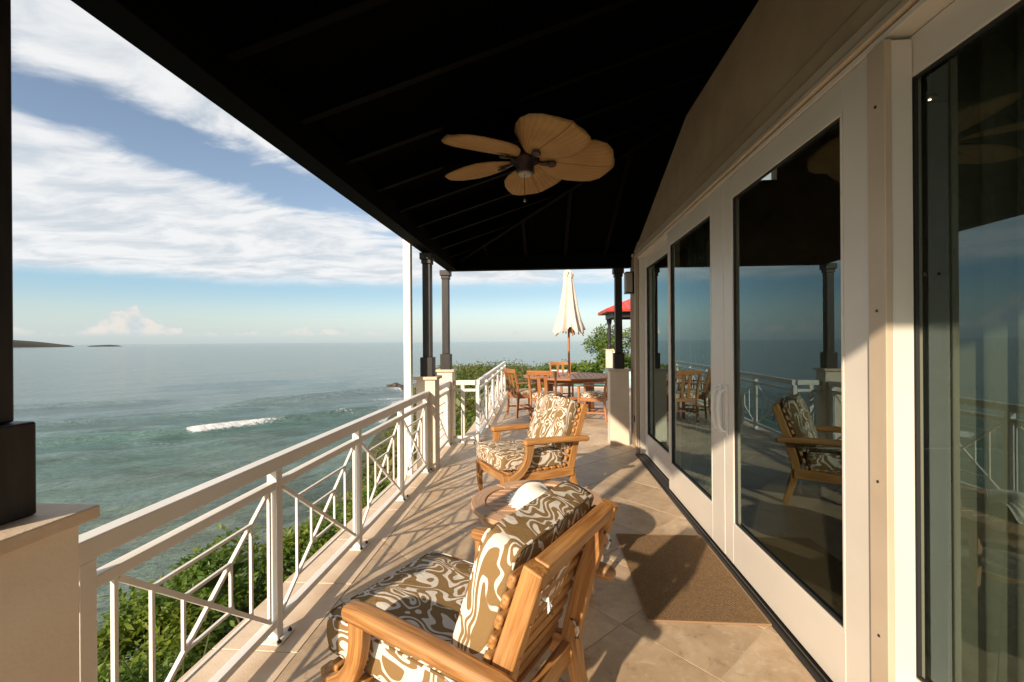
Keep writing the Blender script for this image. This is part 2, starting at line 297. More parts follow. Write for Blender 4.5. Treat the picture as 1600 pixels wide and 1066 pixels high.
# ------------------------------------------------------------------ mesh helpers
class MB:
    def __init__(s): s.v = []; s.f = []; s.g = []; s.smooth = False
    def add(s, vs, fs, gs=None):
        k = len(s.v); s.v += [tuple(v) for v in vs]; s.f += [tuple(i + k for i in f) for f in fs]
        s.g += [tuple(g) for g in (gs if gs is not None else vs)]; return s
    def beam(s, a, b, w, h, up=(0, 0, 1), taper=1.0):
        """box from a to b; w sideways, h along up"""
        a = Vector(a); b = Vector(b); d = (b - a); L = d.length; d.normalize(); up = Vector(up)
        side = d.cross(up)
        if side.length < 1e-4: side = d.cross(Vector((0, 1, 0)))
        side.normalize(); u = side.cross(d).normalized(); vs = []; gs = []
        for e, (P, k) in enumerate(((a, 1.0), (b, taper))):
            for sx, sz in ((-1, -1), (1, -1), (1, 1), (-1, 1)):
                vs.append(P + side*sx*w/2*k + u*sz*h/2*k); gs.append((e*L, sx*w/2, sz*h/2))
        return s.add(vs, [(3, 2, 1, 0), (4, 5, 6, 7), (0, 1, 5, 4), (1, 2, 6, 5), (2, 3, 7, 6), (3, 0, 4, 7)], gs)
    def box(s, lo, hi):
        c = [(lo[i] + hi[i])/2 for i in range(3)]; d = [hi[i] - lo[i] for i in range(3)]; m = d.index(max(d))
        a = list(c); b = list(c); a[m] -= d[m]/2; b[m] += d[m]/2
        if m == 0: return s.beam(a, b, d[1], d[2])
        if m == 1: return s.beam(a, b, d[0], d[2])
        return s.beam(a, b, d[0], d[1], up=(0, 1, 0))
    def sweep(s, pts, w, h, up=(0, 0, 1), side=None, n=4, round_=False):
        """rectangular (n=4) or round section along a polyline; w,h may be lists"""
        pts = [Vector(p) for p in pts]; N = len(pts); base = len(s.v); L = 0; vs = []; gs = []
        for i, p in enumerate(pts):
            d = (pts[min(i+1, N-1)] - pts[max(i-1, 0)]).normalized()
            if i: L += (p - pts[i-1]).length
            if side is not None: sd = Vector(side); u = sd.cross(d).normalized()
            else:
                sd = d.cross(Vector(up))
                if sd.length < 1e-3: sd = d.cross(Vector((0, 1, 0)))
                sd.normalize(); u = sd.cross(d).normalized()
            ww = w[i] if isinstance(w, (list, tuple)) else w; hh = h[i] if isinstance(h, (list, tuple)) else h
            for k in range(n):
                if n == 4: cx, cy = ((-.5, -.5), (.5, -.5), (.5, .5), (-.5, .5))[k]
                else: an = 2*math.pi*k/n; cx, cy = .5*math.cos(an), .5*math.sin(an)
                vs.append(p + sd*cx*ww + u*cy*hh); gs.append((L, cx*ww, cy*hh))
        fs = []
        for i in range(N-1):
            for k in range(n): a = i*n + k; b = i*n + (k+1) % n; fs.append((a, b, b+n, a+n))
        fs.append(tuple(range(n-1, -1, -1))); fs.append(tuple((N-1)*n + k for k in range(n)))
        return s.add(vs, fs, gs)
    def lathe(s, c, prof, n=24, axis='z'):
        vs = []; fs = []
        for r, z in prof:
            for k in range(n):
                a = 2*math.pi*k/n; p = (r*math.cos(a), r*math.sin(a), z)
                vs.append((c[0]+p[0], c[1]+p[1], c[2]+p[2]))
        for i in range(len(prof)-1):
            for k in range(n): a = i*n+k; b = i*n+(k+1) % n; fs.append((a, b, b+n, a+n))
        fs.append(tuple(range(n-1, -1, -1))); fs.append(tuple((len(prof)-1)*n+k for k in range(n)))
        return s.add(vs, fs)
    def prism(s, poly, z0, z1):
        n = len(poly); vs = [(x, y, z0) for x, y in poly] + [(x, y, z1) for x, y in poly]
        return s.add(vs, [tuple(range(n-1, -1, -1)), tuple(range(n, 2*n))] + [(i, (i+1) % n, (i+1) % n + n, i+n) for i in range(n)])
    def xform(s, m): s.v = [tuple(m @ Vector(v)) for v in s.v]; return s
    def mesh(s, name, m, smooth=False):
        me = bpy.data.meshes.new(name); me.from_pydata(s.v, [], s.f); me.materials.append(m)
        at = me.attributes.new('gc', 'FLOAT_VECTOR', 'POINT'); at.data.foreach_set('vector', np.array(s.g, dtype=np.float32).ravel())
        if smooth: me.polygons.foreach_set('use_smooth', [True]*len(me.polygons))
        me.update(); return me
    def build(s, name, m, parent=None, bevel=0, seg=2, smooth=False, subd=0, loc=None, label=None):
        bm = s.mesh(name, m, smooth or bevel > 0)
        b = bmesh.new(); b.from_mesh(bm); bmesh.ops.recalc_face_normals(b, faces=b.faces); b.to_mesh(bm); b.free()
        o = bpy.data.objects.new(name, bm); COL.objects.link(o); o.parent = parent
        if loc: o.location = loc
        if bevel:
            md = o.modifiers.new('bevel', 'BEVEL'); md.width = bevel; md.segments = seg; md.limit_method = 'ANGLE'; md.angle_limit = R(40); md.harden_normals = True
        if subd: md = o.modifiers.new('sub', 'SUBSURF'); md.levels = subd; md.render_levels = subd
        if label: o['label'] = label
        return o
def empty(name, label, cat, loc=(0, 0, 0), rz=0., group=None):
    o = bpy.data.objects.new(name, None); COL.objects.link(o); o.location = loc; o.rotation_euler = (0, 0, rz); o.empty_display_size = .1
    o['label'] = label; o['category'] = cat
    if group: o['group'] = group
    return o
def tag(o, label, cat, group=None):
    o['label'] = label; o['category'] = cat
    if group: o['group'] = group
    return o
def structure(o): o['kind'] = 'structure'; return o
def copy_tree(o, parent=None):
    c = o.copy(); COL.objects.link(c); c.parent = parent
    for ch in list(o.children): copy_tree(ch, c)
    return c

# ------------------------------------------------------------------ the sea
def seg_dist(px, py, pts):
    best = np.full(px.shape, 1e9); side = np.zeros(px.shape); tt = np.zeros(px.shape); acc = 0.
    tot = sum(math.dist(pts[i], pts[i+1]) for i in range(len(pts)-1))
    for i in range(len(pts)-1):
        ax, ay = pts[i]; bx, by = pts[i+1]; L = math.dist(pts[i], pts[i+1])
        u = np.clip(((px-ax)*(bx-ax) + (py-ay)*(by-ay))/L**2, 0, 1); qx = ax+u*(bx-ax); qy = ay+u*(by-ay)
        d = np.hypot(px-qx, py-qy); sg = np.sign((bx-ax)*(py-ay) - (by-ay)*(px-ax))
        m = d < best; best = np.where(m, d, best); side = np.where(m, sg, side); tt = np.where(m, (acc + u*L)/tot, tt); acc += L
    return best*side, tt
SEA = -10.5
rad = np.concatenate([np.arange(16, 130, .36), np.geomspace(130, 16000, 90)])
ang = np.concatenate([np.arange(-180, -72, 6), np.arange(-72, -4, .24), np.arange(-4, 60, 1.5), np.arange(60, 180.1, 6)])
A, Rd = np.meshgrid(np.radians(ang), rad, indexing='ij'); X = Rd*np.sin(A); Y = Rd*np.cos(A)
Z = np.zeros_like(X); foam = np.zeros_like(X); wob = np.sin(X*.31+Y*.17)*.5 + np.sin(X*.13-Y*.23+1)*.7
def swell(pts, hgt, back, front, fo=None):
    """crest along pts (drawn with the shore on the right hand); steep towards the shore"""
    global Z, foam
    d, t = seg_dist(X, Y, pts); d = d + wob*.7
    env = np.clip(np.minimum(t, 1-t)*5, 0, 1)**.7
    k = np.where(d > 0, d/back, d/front); Z += hgt*env*np.exp(-k*k)
    for (t0, t1, am, wd, off) in (fo or []):
        e = np.clip((t-t0)/.02, 0, 1)*np.clip((t1-t)/((t1-t0)*.7), 0, 1)**.5
        foam = np.maximum(foam, am*e*np.exp(-((d+off)/wd)**2))
W1 = [(-66, 46), (-56, 51.5), (-50.3, 54.2), (-46, 57), (-43.5, 60), (-40, 63.5), (-36, 69), (-31.6, 75.3), (-26, 83)]
swell(W1, .95, 3.2, 1.25, [(.385, .62, 1.30, .78, .55), (.93, 1.0, 1., 1.5, 1.0)])
W2 = [(-62, 78), (-55, 84), (-50.6, 88.7), (-46.7, 95), (-42, 102), (-37, 108), (-33, 112)]
swell(W2, 1.25, 4.0, 1.7, [(.90, 1.0, 1.1, 3., 1.5)])
swell([(-120, 62), (-99, 76), (-85, 84), (-74, 92)], .75, 3, 1.5)
swell([(-84, 56), (-66, 68), (-56, 74), (-48, 82)], .65, 3, 1.4)
swell([(-62, 40), (-48, 45.5), (-40, 51), (-34, 57)], .28, 2.2, 1.4)
swell([(-110, 110), (-80, 130), (-60, 150)], .8, 5, 2.5)
swell([(-100, 92), (-76, 108), (-58, 124), (-46, 140)], .7, 4, 2)
swell([(-78, 46), (-60, 56), (-52, 62)], .4, 2.4, 1.2)
swell([(-45, 34), (-36, 39), (-30, 44)], .20, 2., 1.2)
def blobf(cx, cy, rx, ry, am):
    global foam
    foam = np.maximum(foam, am*np.exp(-(((X-cx)/rx)**2 + ((Y-cy)/ry)**2)))
blobf(-40.5, 113.5, 6.5, 3.5, 1.3); blobf(-35, 111, 6, 4.5, 1.2); blobf(-27, 87, 4.5, 7, .85); blobf(-25, 76, 5, 6, .85); blobf(-31, 92, 7, 4, .62); blobf(-24, 68, 3.5, 5, .8); blobf(-34, 73, 5, 2.2, .55); blobf(-46, 50, 9, 4, .38); blobf(-30, 80, 8, 3, .45)
Z += .05*np.sin(X*.8+Y*.5+wob*2)*np.clip(1-Rd/150, 0, 1) + .07*np.sin(X*.33-Y*.41+wob)*np.clip(1-Rd/200, 0, 1)
al_ = X*.73+Y*.68; cr_ = Y*.73-X*.68; wv = np.sin(al_*.045+1)*2.2 + np.sin(al_*.11+cr_*.03)*1.1
near = np.clip(1-(Rd-60)/220, 0, 1)
for wl, am, ph in ((7.3, .07, 0), (11.9, .11, 2), (4.1, .035, 1), (19., .14, 4)):
    msk = .5+.5*np.sin(al_*.07+cr_*.19*7/wl+ph)*np.sin(cr_*.043+al_*.021+ph)
    Z += am*near*msk*(1-np.abs(np.sin((cr_+wv*1.3)*math.pi/wl+ph)))*2
shallow = np.clip(1.15 - (Rd-25)/75, 0, 1)*np.clip(1.1+np.degrees(A)/400, .5, 1)
nA, nR = X.shape
co = np.stack([X, Y, Z+SEA], -1).reshape(-1, 3)
ii = (np.arange(nA-1)[:, None]*nR + np.arange(nR-1)[None, :]).ravel()
fc = np.stack([ii, ii+1, ii+nR+1, ii+nR], -1)
me = bpy.data.meshes.new('sea'); me.vertices.add(len(co)); me.vertices.foreach_set('co', co.ravel())
me.loops.add(fc.size); me.loops.foreach_set('vertex_index', fc.ravel()); me.polygons.add(len(fc)); me.polygons.foreach_set('loop_start', np.arange(len(fc))*4)
me.polygons.foreach_set('use_smooth', np.ones(len(fc), dtype=bool)); me.update(); me.validate()
for nm, arr in (('foam', foam), ('shallow', shallow)):
    at = me.attributes.new(nm, 'FLOAT', 'POINT'); at.data.foreach_set('value', arr.ravel().astype(np.float32))
me.materials.append(M['sea']); sea = structure(bpy.data.objects.new('sea', me)); COL.objects.link(sea)
if me.polygons[0].normal.z < 0: me.flip_normals()

# ------------------------------------------------------------------ terrain
def ground_h(x, y):
    n = mnoise.noise(Vector((x*.12, y*.12, 3.)))*.7
    if y < 13: xb = -2.3
    else: xb = -2.3 - (y-13)*.235
    top = -2.2 - (max(0, y-14)*.012 if y > 14 else 0)
    if y > 24: top -= .075*max(0, x+4)*min(1, (y-24)/20)
    h = top + n*(.3 if y < 12 else .8)
    if x < xb: h -= (xb-x)*.85
    if y > 70: h -= (y-70)*.6
    return max(h, -13.)
gx = np.arange(-34, 61, 1.); gy = np.arange(-14, 92, 1.); tb = MB()
tb.v = [(x, y, ground_h(x, y)) for x in gx for y in gy]; tb.g = tb.v
ny = len(gy); tb.f = [(i*ny+j, (i+1)*ny+j, (i+1)*ny+j+1, i*ny+j+1) for i in range(len(gx)-1) for j in range(ny-1)]
structure(tb.build('ground', M['soil'], smooth=True))

def island(name, pts, depth):
    """ridge line given as (az, height angle) at a distance; a real body with depth"""
    mb = MB(); D0 = 2600.; k = len(pts)
    for row, (dd, hf) in enumerate(((0, 0.), (60, .55), (160, 1.), (320, .6), (depth, 0.))):
        for a, e in pts:
            D = D0 + dd; hh = D0*math.tan(R(e)); nz = mnoise.noise(Vector((a*2.3, row*1.7, 5.)))*.12*hh
            mb.v.append((D*math.sin(R(a)), D*math.cos(R(a)), SEA - 3 + hf*(hh+3+11) + (nz if 0 < hf else 0)))
    mb.g = mb.v; mb.f = [(r*k+i, r*k+i+1, (r+1)*k+i+1, (r+1)*k+i) for r in range(4) for i in range(k-1)]
    return structure(mb.build(name, M['islandrock'], smooth=True))
island('distant_headland', [(-62, 1.9), (-58, 1.5), (-55, .95), (-53, .62), (-51.5, .42), (-50.5, .30), (-49.6, .15), (-48.9, .02), (-48.3, -.08), (-47.9, -.24)], 500)
island('distant_islet', [(-47.2, -.24), (-46.9, -.14), (-46.2, -.10), (-45.6, -.07), (-45.0, -.13), (-44.6, -.24)], 380)

# ------------------------------------------------------------------ deck floor
def clip(poly, edge):
    (ax, ay), (bx, by) = edge; out = []
    f = lambda p: (bx-ax)*(p[1]-ay) - (by-ay)*(p[0]-ax)
    for i in range(len(poly)):
        p, q = poly[i], poly[(i+1) % len(poly)]; fp, fq = f(p), f(q)
        if fp >= 0: out.append(p)
        if (fp >= 0) != (fq >= 0): t = fp/(fp-fq); out.append((p[0]+t*(q[0]-p[0]), p[1]+t*(q[1]-p[1])))
    return out
def clipc(poly, conv):
    for i in range(len(conv)):
        poly = clip(poly, (conv[i], conv[(i+1) % len(conv)]))
        if len(poly) < 3: return []
    return poly
def area(p): return .5*sum(p[i][0]*p[(i+1) % len(p)][1] - p[(i+1) % len(p)][0]*p[i][1] for i in range(len(p)))
REG_A = [(-1.20, -1.6), (1.215, -1.6), (1.215, 6.60), (-1.20, 6.60)]
REG_B = [(-.98, 6.606), (3.6, 6.606), (3.6, 14.6), (.9, 14.6), (-.35, 13.9), (-1.12, 12.9)]
slab = MB().prism([(-1.62, -1.6), (1.30, -1.6), (1.30, 6.61), (-1.62, 6.61)], -.32, -.016).prism([(-1.62, 6.6101), (3.7, 6.6101), (3.7, 14.8), (.8, 14.8), (-.6, 14.1), (-1.35, 13.0), (-1.30, 7.05), (-1.62, 7.05)], -.32, -.0162)
deck = structure(slab.build('deck_floor', M['grout']))
gt = MB().prism([(-1.60, -1.58), (1.285, -1.58), (1.285, 6.603), (-1.60, 6.603)], -.0155, -.0035).prism([(-1.28, 6.6035), (3.6, 6.6035), (3.6, 14.6), (.9, 14.6), (-.45, 13.95), (-1.28, 12.9)], -.0157, -.0037)
gt.build('grout_bed', M['grout'], deck)
e1 = (.366, .378); e2 = (-.366, .378); o0 = (.762, 2.063)
for i in range(-14, 24):
    for j in range(-14, 24):
        cx = o0[0] + i*e1[0] + j*e2[0]; cy = o0[1] + i*e1[1] + j*e2[1]
        g = .0035
        sq = [(cx, cy+g), (cx+e1[0]-g, cy+e1[1]), (cx, cy+2*e1[1]-g), (cx+e2[0]+g, cy+e1[1])]
        for reg in (REG_A, REG_B):
            p = clipc(sq, reg)
            if len(p) >= 3 and area(p) > .004:
                zt = random.uniform(-.0007, .0007); o = MB().prism(p, -.006, zt).build('floor_tile', M['trav'], deck, bevel=.0015, seg=1)
y = -1.6
while y < 6.6:
    y2 = min(y + .62, 6.6); MB().prism([(-1.64, y+.003), (-1.206, y+.003), (-1.206, y2-.003), (-1.64, y2-.003)], -.05, random.uniform(.000, .002)).build('coping_stone', M['coping'], deck, bevel=.003); y = y2
edge = [(-1.05, 6.62), (-1.16, 9.8), (-1.20, 12.9), (-.88, 13.5), (-.45, 13.98), (.2, 14.35), (.86, 14.62), (1.9, 14.62), (3.4, 14.62)]
for k in range(len(edge)-1):
    a, b = Vector(edge[k]), Vector(edge[k+1]); d = b - a; n = Vector((d.y, -d.x)).normalized(); m = max(1, round(d.length/.62))
    for q in range(m):
        p = a + d*(q/m) + d.normalized()*.003; r = a + d*((q+1)/m) - d.normalized()*.003
        w1, w2 = (-.20, .10) if k < 2 else (-.2, .06)
        MB().prism([tuple(p+n*w2), tuple(r+n*w2), tuple(r+n*w1), tuple(p+n*w1)], -.05, .0045+.001*k+random.uniform(0, .0008)).build('coping_stone', M['coping'], deck, bevel=.003)

# ------------------------------------------------------------------ the house: wall, doors, roof
house = empty('house', 'cream house wall with tall glass sliding doors under a dark veranda roof', 'house', (1.25, 3, 0))
HI = Matrix.Translation((-1.25, -3, 0))
def hb(mb, name, m, parent=None, **k):
    p = parent or house
    if p is house: mb.xform(HI)
    else: mb.xform(HI @ Matrix.Translation((0, 0, 0)))
    return mb.build(name, m, p, **k)
WX = 1.25; WY1 = 6.74
wall = MB().box((WX, -1.9, 2.60), (WX+.16, WY1, 4.7)).box((WX, 6.13, 0), (WX+.16, WY1, 2.5998)).box((WX+.16, WY1-.16, 0), (6.2, WY1, 3.72)).box((WX+.16, WY1-.16, 4.12), (6.2, WY1, 4.7)).box((WX+.16, WY1-.16, 3.7202), (2.86, WY1, 4.1198)).box((3.24, WY1-.16, 3.7202), (6.2, WY1, 4.1198))
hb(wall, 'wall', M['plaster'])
inner = MB().box((6.05, -1.9, 0), (6.2, WY1-.17, 4.7)).box((WX+.17, -2.05, 0), (6.2, -1.91, 4.7))
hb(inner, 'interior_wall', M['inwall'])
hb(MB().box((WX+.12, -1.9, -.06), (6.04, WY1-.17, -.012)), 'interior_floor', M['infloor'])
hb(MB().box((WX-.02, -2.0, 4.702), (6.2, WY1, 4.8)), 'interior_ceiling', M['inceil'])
# stepped trim round the opening
tr = hb(MB().box((WX-.030, -1.9, 2.606), (WX-.001, 6.24, 2.70)).box((WX-.030, 6.15, 0.), (WX-.001, 6.24, 2.6055)), 'door_trim', M['trim'], bevel=.006)
hb(MB().box((WX-.052, -1.9, 2.600), (WX-.031, 6.17, 2.632)).box((WX-.052, 6.135, 0.), (WX-.031, 6.17, 2.5995)), 'trim_moulding', M['trim'], bevel=.008)
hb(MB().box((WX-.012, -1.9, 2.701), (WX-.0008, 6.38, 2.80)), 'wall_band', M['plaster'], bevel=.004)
hb(MB().box((WX-.028, -1.9, 2.575), (WX+.10, 6.134, 2.5985)), 'door_head', M['frame'], bevel=.003)
hb(MB().box((WX+.0, 6.08, 0), (WX+.12, 6.129, 2.574)), 'door_jamb', M['frame'], bevel=.003)
tk = MB().box((WX-.075, -1.6, -.003), (WX+.14, 6.08, .007))
hb(tk, 'door_track', M['track'])
for xx in (WX-.04, WX+.028, WX+.095): hb(MB().box((xx-.004, -1.6, .007), (xx+.004, 6.08, .016)), 'track_rail', M['track_metal'])
def door(y0, y1, xf, label=None, name='sliding_door', sa=.15, sb=.15, zb=.02, zt=2.572, gb=.28, gt_=2.44):
    th = .05
    d = bpy.data.objects.new(name, None); COL.objects.link(d); d.parent = house; d.empty_display_size = .1
    if label: d['label'] = label
    X0, X1 = xf, xf+th
    for a, b in ((y0, y0+sa), (y1-sb, y1)): hb(MB().box((X0, a+.001, zb), (X1, b-.001, zt)), 'door_stile', M['frame'], d, bevel=.004)
    hb(MB().box((X0, y0+sa, zb), (X1-.002, y1-sb, gb)), 'door_rail', M['frame'], d, bevel=.004)
    hb(MB().box((X0, y0+sa, gt_), (X1-.002, y1-sb, zt)), 'door_rail', M['frame'], d, bevel=.004)
    bd = MB(); gi = .014
    for a, b, c, e in ((y0+sa, y0+sa+gi, gb, gt_), (y1-sb-gi, y1-sb, gb, gt_)): bd.box((X0-.002, a, c+gi), (X0+.02, b, e-gi))
    bd.box((X0-.002, y0+sa, gb), (X0+.02, y1-sb, gb+gi)).box((X0-.002, y0+sa, gt_-gi), (X0+.02, y1-sb, gt_))
    hb(bd, 'glazing_bead', M['frame'], d, bevel=.003)
    gk = MB()
    for a, b in ((y0+sa+gi, y0+sa+gi+.009), (y1-sb-gi-.009, y1-sb-gi)): gk.box((X0+.006, a, gb+gi), (X0+.019, b, gt_-gi))
    gk.box((X0+.006, y0+sa+gi+.0091, gb+gi), (X0+.019, y1-sb-gi-.0091, gb+gi+.009)).box((X0+.006, y0+sa+gi+.0091, gt_-gi-.009), (X0+.019, y1-sb-gi-.0091, gt_-gi))
    hb(gk, 'gasket', M['gasket'], d)
    g = MB(); gx_ = X0+.022
    g.add([(gx_, y0+sa-.0, gb-.0), (gx_, y1-sb+.0, gb-.0), (gx_, y1-sb+.0, gt_+.0), (gx_, y0+sa, gt_)], [(0, 1, 2, 3)])
    hb(g, 'glass_pane', M['glass'], d)
    return d
d1 = door(4.66, 6.075, WX+.055, sa=.15, sb=.12); d2 = door(3.23, 4.645, WX-.020, sa=.23, sb=.07); d3 = door(1.775, 3.226, WX-.020, sa=.195, sb=.135); d4 = door(.41, 1.862, WX+.055, sa=.15, sb=.13); d5 = door(-1.08, .405, WX-.020)
def handle(yc, d, sgn):
    pts = [(WX-.022, yc, .875), (WX-.055, yc, .885), (WX-.072, yc, .92), (WX-.078, yc, 1.02), (WX-.072, yc, 1.12), (WX-.055, yc, 1.155), (WX-.022, yc, 1.165)]
    hb(MB().sweep(pts, .022, .02, side=(0, 1, 0)), 'door_handle', M['white'], d, bevel=.006)
    hb(MB().box((WX-.027, yc-.022, .85), (WX-.0205, yc+.022, 1.19)), 'handle_plate', M['white'], d, bevel=.004)
handle(3.23+.055, d2, 1); handle(3.226-.045, d3, -1)
hb(MB().box((WX-.045, 1.700, .02), (WX-.0205, 1.788, 2.56)), 'cover_strip', M['trim'], bevel=.003)
hb(MB().box((WX-.0195, 1.706, .021), (WX+.0535, 1.772, 2.559)), 'meeting_jamb', M['frame'], bevel=.003)
for zz in (.42, .98, 1.60, 2.34): hb(MB().sweep([(WX-.044, 1.744, zz), (WX-.0475, 1.744, zz)], .011, .011, n=8), 'screw', M['screw'])
for zz in (1.72,): hb(MB().sweep([(WX+.056, 1.66, zz), (WX+.0525, 1.66, zz)], .012, .012, n=8), 'screw', M['screw'])
# roof: ceiling planes (main slope and two hip ends), rafters, beams
YN, YF = -.38, 6.78; XE = -1.44; ZE = 2.74; SL = .32; ZT = ZE + (WX-XE)*SL; HD = (WX-XE)
pl_ = [(XE, YN, ZE), (XE, YF, ZE), (WX, YF-HD, ZT), (WX, YN+HD, ZT), (WX, YF, ZE), (WX, YN, ZE)]
rf = MB()
for tri in ((0, 3, 2, 1), (1, 2, 4), (0, 5, 3)):
    vs = [pl_[i] for i in tri]; n = len(vs); vs = vs + [(a, b, c+.10) for a, b, c in vs]
    rf.add(vs, [tuple(range(n)), tuple(range(2*n-1, n-1, -1))] + [(i, i+n, (i+1) % n+n, (i+1) % n) for i in range(n)])
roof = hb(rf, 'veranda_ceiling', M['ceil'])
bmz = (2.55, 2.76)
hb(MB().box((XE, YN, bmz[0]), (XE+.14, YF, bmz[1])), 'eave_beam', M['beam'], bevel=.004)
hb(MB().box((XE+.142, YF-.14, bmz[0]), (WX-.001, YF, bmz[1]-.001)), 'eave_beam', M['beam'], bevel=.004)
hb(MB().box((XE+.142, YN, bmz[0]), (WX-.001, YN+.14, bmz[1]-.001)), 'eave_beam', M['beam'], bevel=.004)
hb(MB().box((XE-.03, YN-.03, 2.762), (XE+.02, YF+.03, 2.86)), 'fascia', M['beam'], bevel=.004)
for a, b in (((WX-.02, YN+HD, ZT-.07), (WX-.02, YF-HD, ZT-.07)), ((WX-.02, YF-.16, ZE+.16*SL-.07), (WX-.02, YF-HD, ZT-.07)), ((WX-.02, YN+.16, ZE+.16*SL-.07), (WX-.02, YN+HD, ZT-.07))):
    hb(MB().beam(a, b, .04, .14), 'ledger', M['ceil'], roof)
yy = YN + .5
while yy < YF - .4:
    xe = WX if YN+HD < yy < YF-HD else XE + min(yy-YN, YF-yy)
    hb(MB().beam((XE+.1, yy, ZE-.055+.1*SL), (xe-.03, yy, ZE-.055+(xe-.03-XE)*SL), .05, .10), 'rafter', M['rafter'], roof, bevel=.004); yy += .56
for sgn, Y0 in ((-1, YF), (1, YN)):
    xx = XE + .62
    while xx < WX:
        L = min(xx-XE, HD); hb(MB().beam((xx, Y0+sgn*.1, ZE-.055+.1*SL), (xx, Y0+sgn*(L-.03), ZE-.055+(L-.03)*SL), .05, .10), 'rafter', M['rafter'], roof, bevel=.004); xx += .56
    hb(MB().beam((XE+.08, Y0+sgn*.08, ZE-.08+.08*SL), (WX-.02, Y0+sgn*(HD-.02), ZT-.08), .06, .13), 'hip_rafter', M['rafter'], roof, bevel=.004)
# interior fittings seen through the glass
def curtain(y0, y1, x, name, label):
    n = int((y1-y0)/.012); mb = MB(); 
    for z in (.02, 2.7):
        for i in range(n+1):
            yy = y0+(y1-y0)*i/n; mb.v.append((x+.028*math.sin(i*.62)+.01*math.sin(i*.23+z), yy, z))
    mb.g = mb.v; mb.f = [(i, i+1, n+2+i, n+1+i) for i in range(n)]
    return tag(mb.build(name, M['curtain'], smooth=True), label, 'curtain')
curtain(-.9, 1.95, 1.60, 'curtain', 'sheer pale curtain hanging behind the nearest glass door panel')
curtain(4.25, 5.2, 1.62, 'curtain', 'sheer curtain gathered behind the second glass door panel from the far end')
sp = empty('ceiling_spotlight', 'small lit spotlight on the dark ceiling inside, seen through the nearest glass door', 'light', (2.83, 3.55, 3.25))
MB().lathe((0, 0, 0), [(.045, 0), (.05, .02), (.03, .05)], 16).build('lamp_rim', M['bronze'], sp); MB().lathe((0, 0, -.004), [(.009, 0), (.009, .004)], 12).build('lamp_lens', M['spot'], sp)
MB().lathe((0, 0, .05), [(.008, 0), (.008, 1.40)], 8).build('lamp_rod', M['bronze'], sp)
sofa = empty('sofa', 'dark low sofa inside the room behind the glass doors', 'sofa', (3.7, 2.2, -.012))
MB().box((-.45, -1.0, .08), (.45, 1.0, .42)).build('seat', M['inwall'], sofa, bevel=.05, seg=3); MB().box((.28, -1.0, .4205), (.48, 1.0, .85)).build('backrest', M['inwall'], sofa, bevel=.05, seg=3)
for a in (-1, 1): MB().box((-.45, a*1.11-.1, .0), (.48, a*1.11+.1, .62)).build('armrest', M['inwall'], sofa, bevel=.05, seg=3)

# wall lamp, outlet
wl = empty('wall_lamp', 'rectangular wall lamp with pale shade and dark edge near the veranda corner', 'lamp', (WX, 6.47, 2.30))
MB().box((-.03, -.07, -.13), (-.001, .07, .13)).build('back_plate', M['bronze'], wl, bevel=.004)
MB().box((-.12, -.08, -.135), (-.031, .08, .135)).build('lamp_shade', M['lampglass'], wl, bevel=.006)
for z in (-.148, .1365): MB().box((-.125, -.088, z), (-.001, .088, z+.012)).build('lamp_cap', M['bronze'], wl, bevel=.003)
ol = empty('wall_outlet', 'small grey weatherproof outlet low on the cream wall beside the end door', 'outlet', (WX, 6.36, .42))
MB().box((-.022, -.04, -.06), (-.001, .04, .06)).build('outlet_box', M['steel'], ol, bevel=.006); MB().box((-.030, -.028, -.045), (-.0225, .028, .045)).build('outlet_cover', M['bronze'], ol, bevel=.004)
sn = tag(MB().box((WX-.03, 6.45, 2.66), (WX-.001, 6.50, 2.74)).build('wall_sensor', M['trim'], bevel=.006), 'tiny cream sensor box high on the wall above the wall lamp', 'sensor')

# ------------------------------------------------------------------ pillars with black posts
def pillar(x0, y0, w, label, h=1.09, d=None, post=.10, off=(0, 0)):
    d = d or w; t = empty('veranda_pillar', label, 'pillar', (x0+w/2, y0+d/2, 0), 0, 'plaster pillars with black posts along the veranda')
    MB().box((-w/2, -d/2, -.3), (w/2, d/2, h-.035)).build('pillar_base', M['pillar'], t, bevel=.006)
    MB().box((-w/2-.028, -d/2-.028, h-.0348), (w/2+.028, d/2+.028, h)).build('cap_stone', M['coping'], t, bevel=.005)
    ox, oy = off; q = post/2
    MB().box((ox-q-.025, oy-q-.025, h+.0005), (ox+q+.025, oy+q+.025, h+.225)).build('post_block', M['black'], t, bevel=.006)
    MB().box((ox-q, oy-q, h+.2255), (ox+q, oy+q, 2.42)).build('post_shaft', M['black'], t, bevel=.007)
    MB().box((ox-q-.010, oy-q-.010, 2.4205), (ox+q+.010, oy+q+.010, 2.47)).box((ox-q-.026, oy-q-.026, 2.4705), (ox+q+.026, oy+q+.026, 2.549)).build('capital', M['black'], t, bevel=.006)
    return t
pillar(-1.425, .80, .26, 'nearest cream pillar with black post at the left edge beside the railing start', off=(-.005, .01))
pillar(-1.50, 5.22, .225, 'cream pillar with black post beside the white downpipe')
pillar(-1.57, 6.55, .225, 'corner pillar with black post where the terrace widens')
pillar(.93, 6.60, .27, 'cream pillar with black post standing against the house wall', off=(.01, 0))
tag(MB().box((-1.585, 5.02, -6.), (-1.50, 5.10, 2.76)).build('downpipe', M['white'], bevel=.008), 'square white downpipe running down outside the railing', 'downpipe')

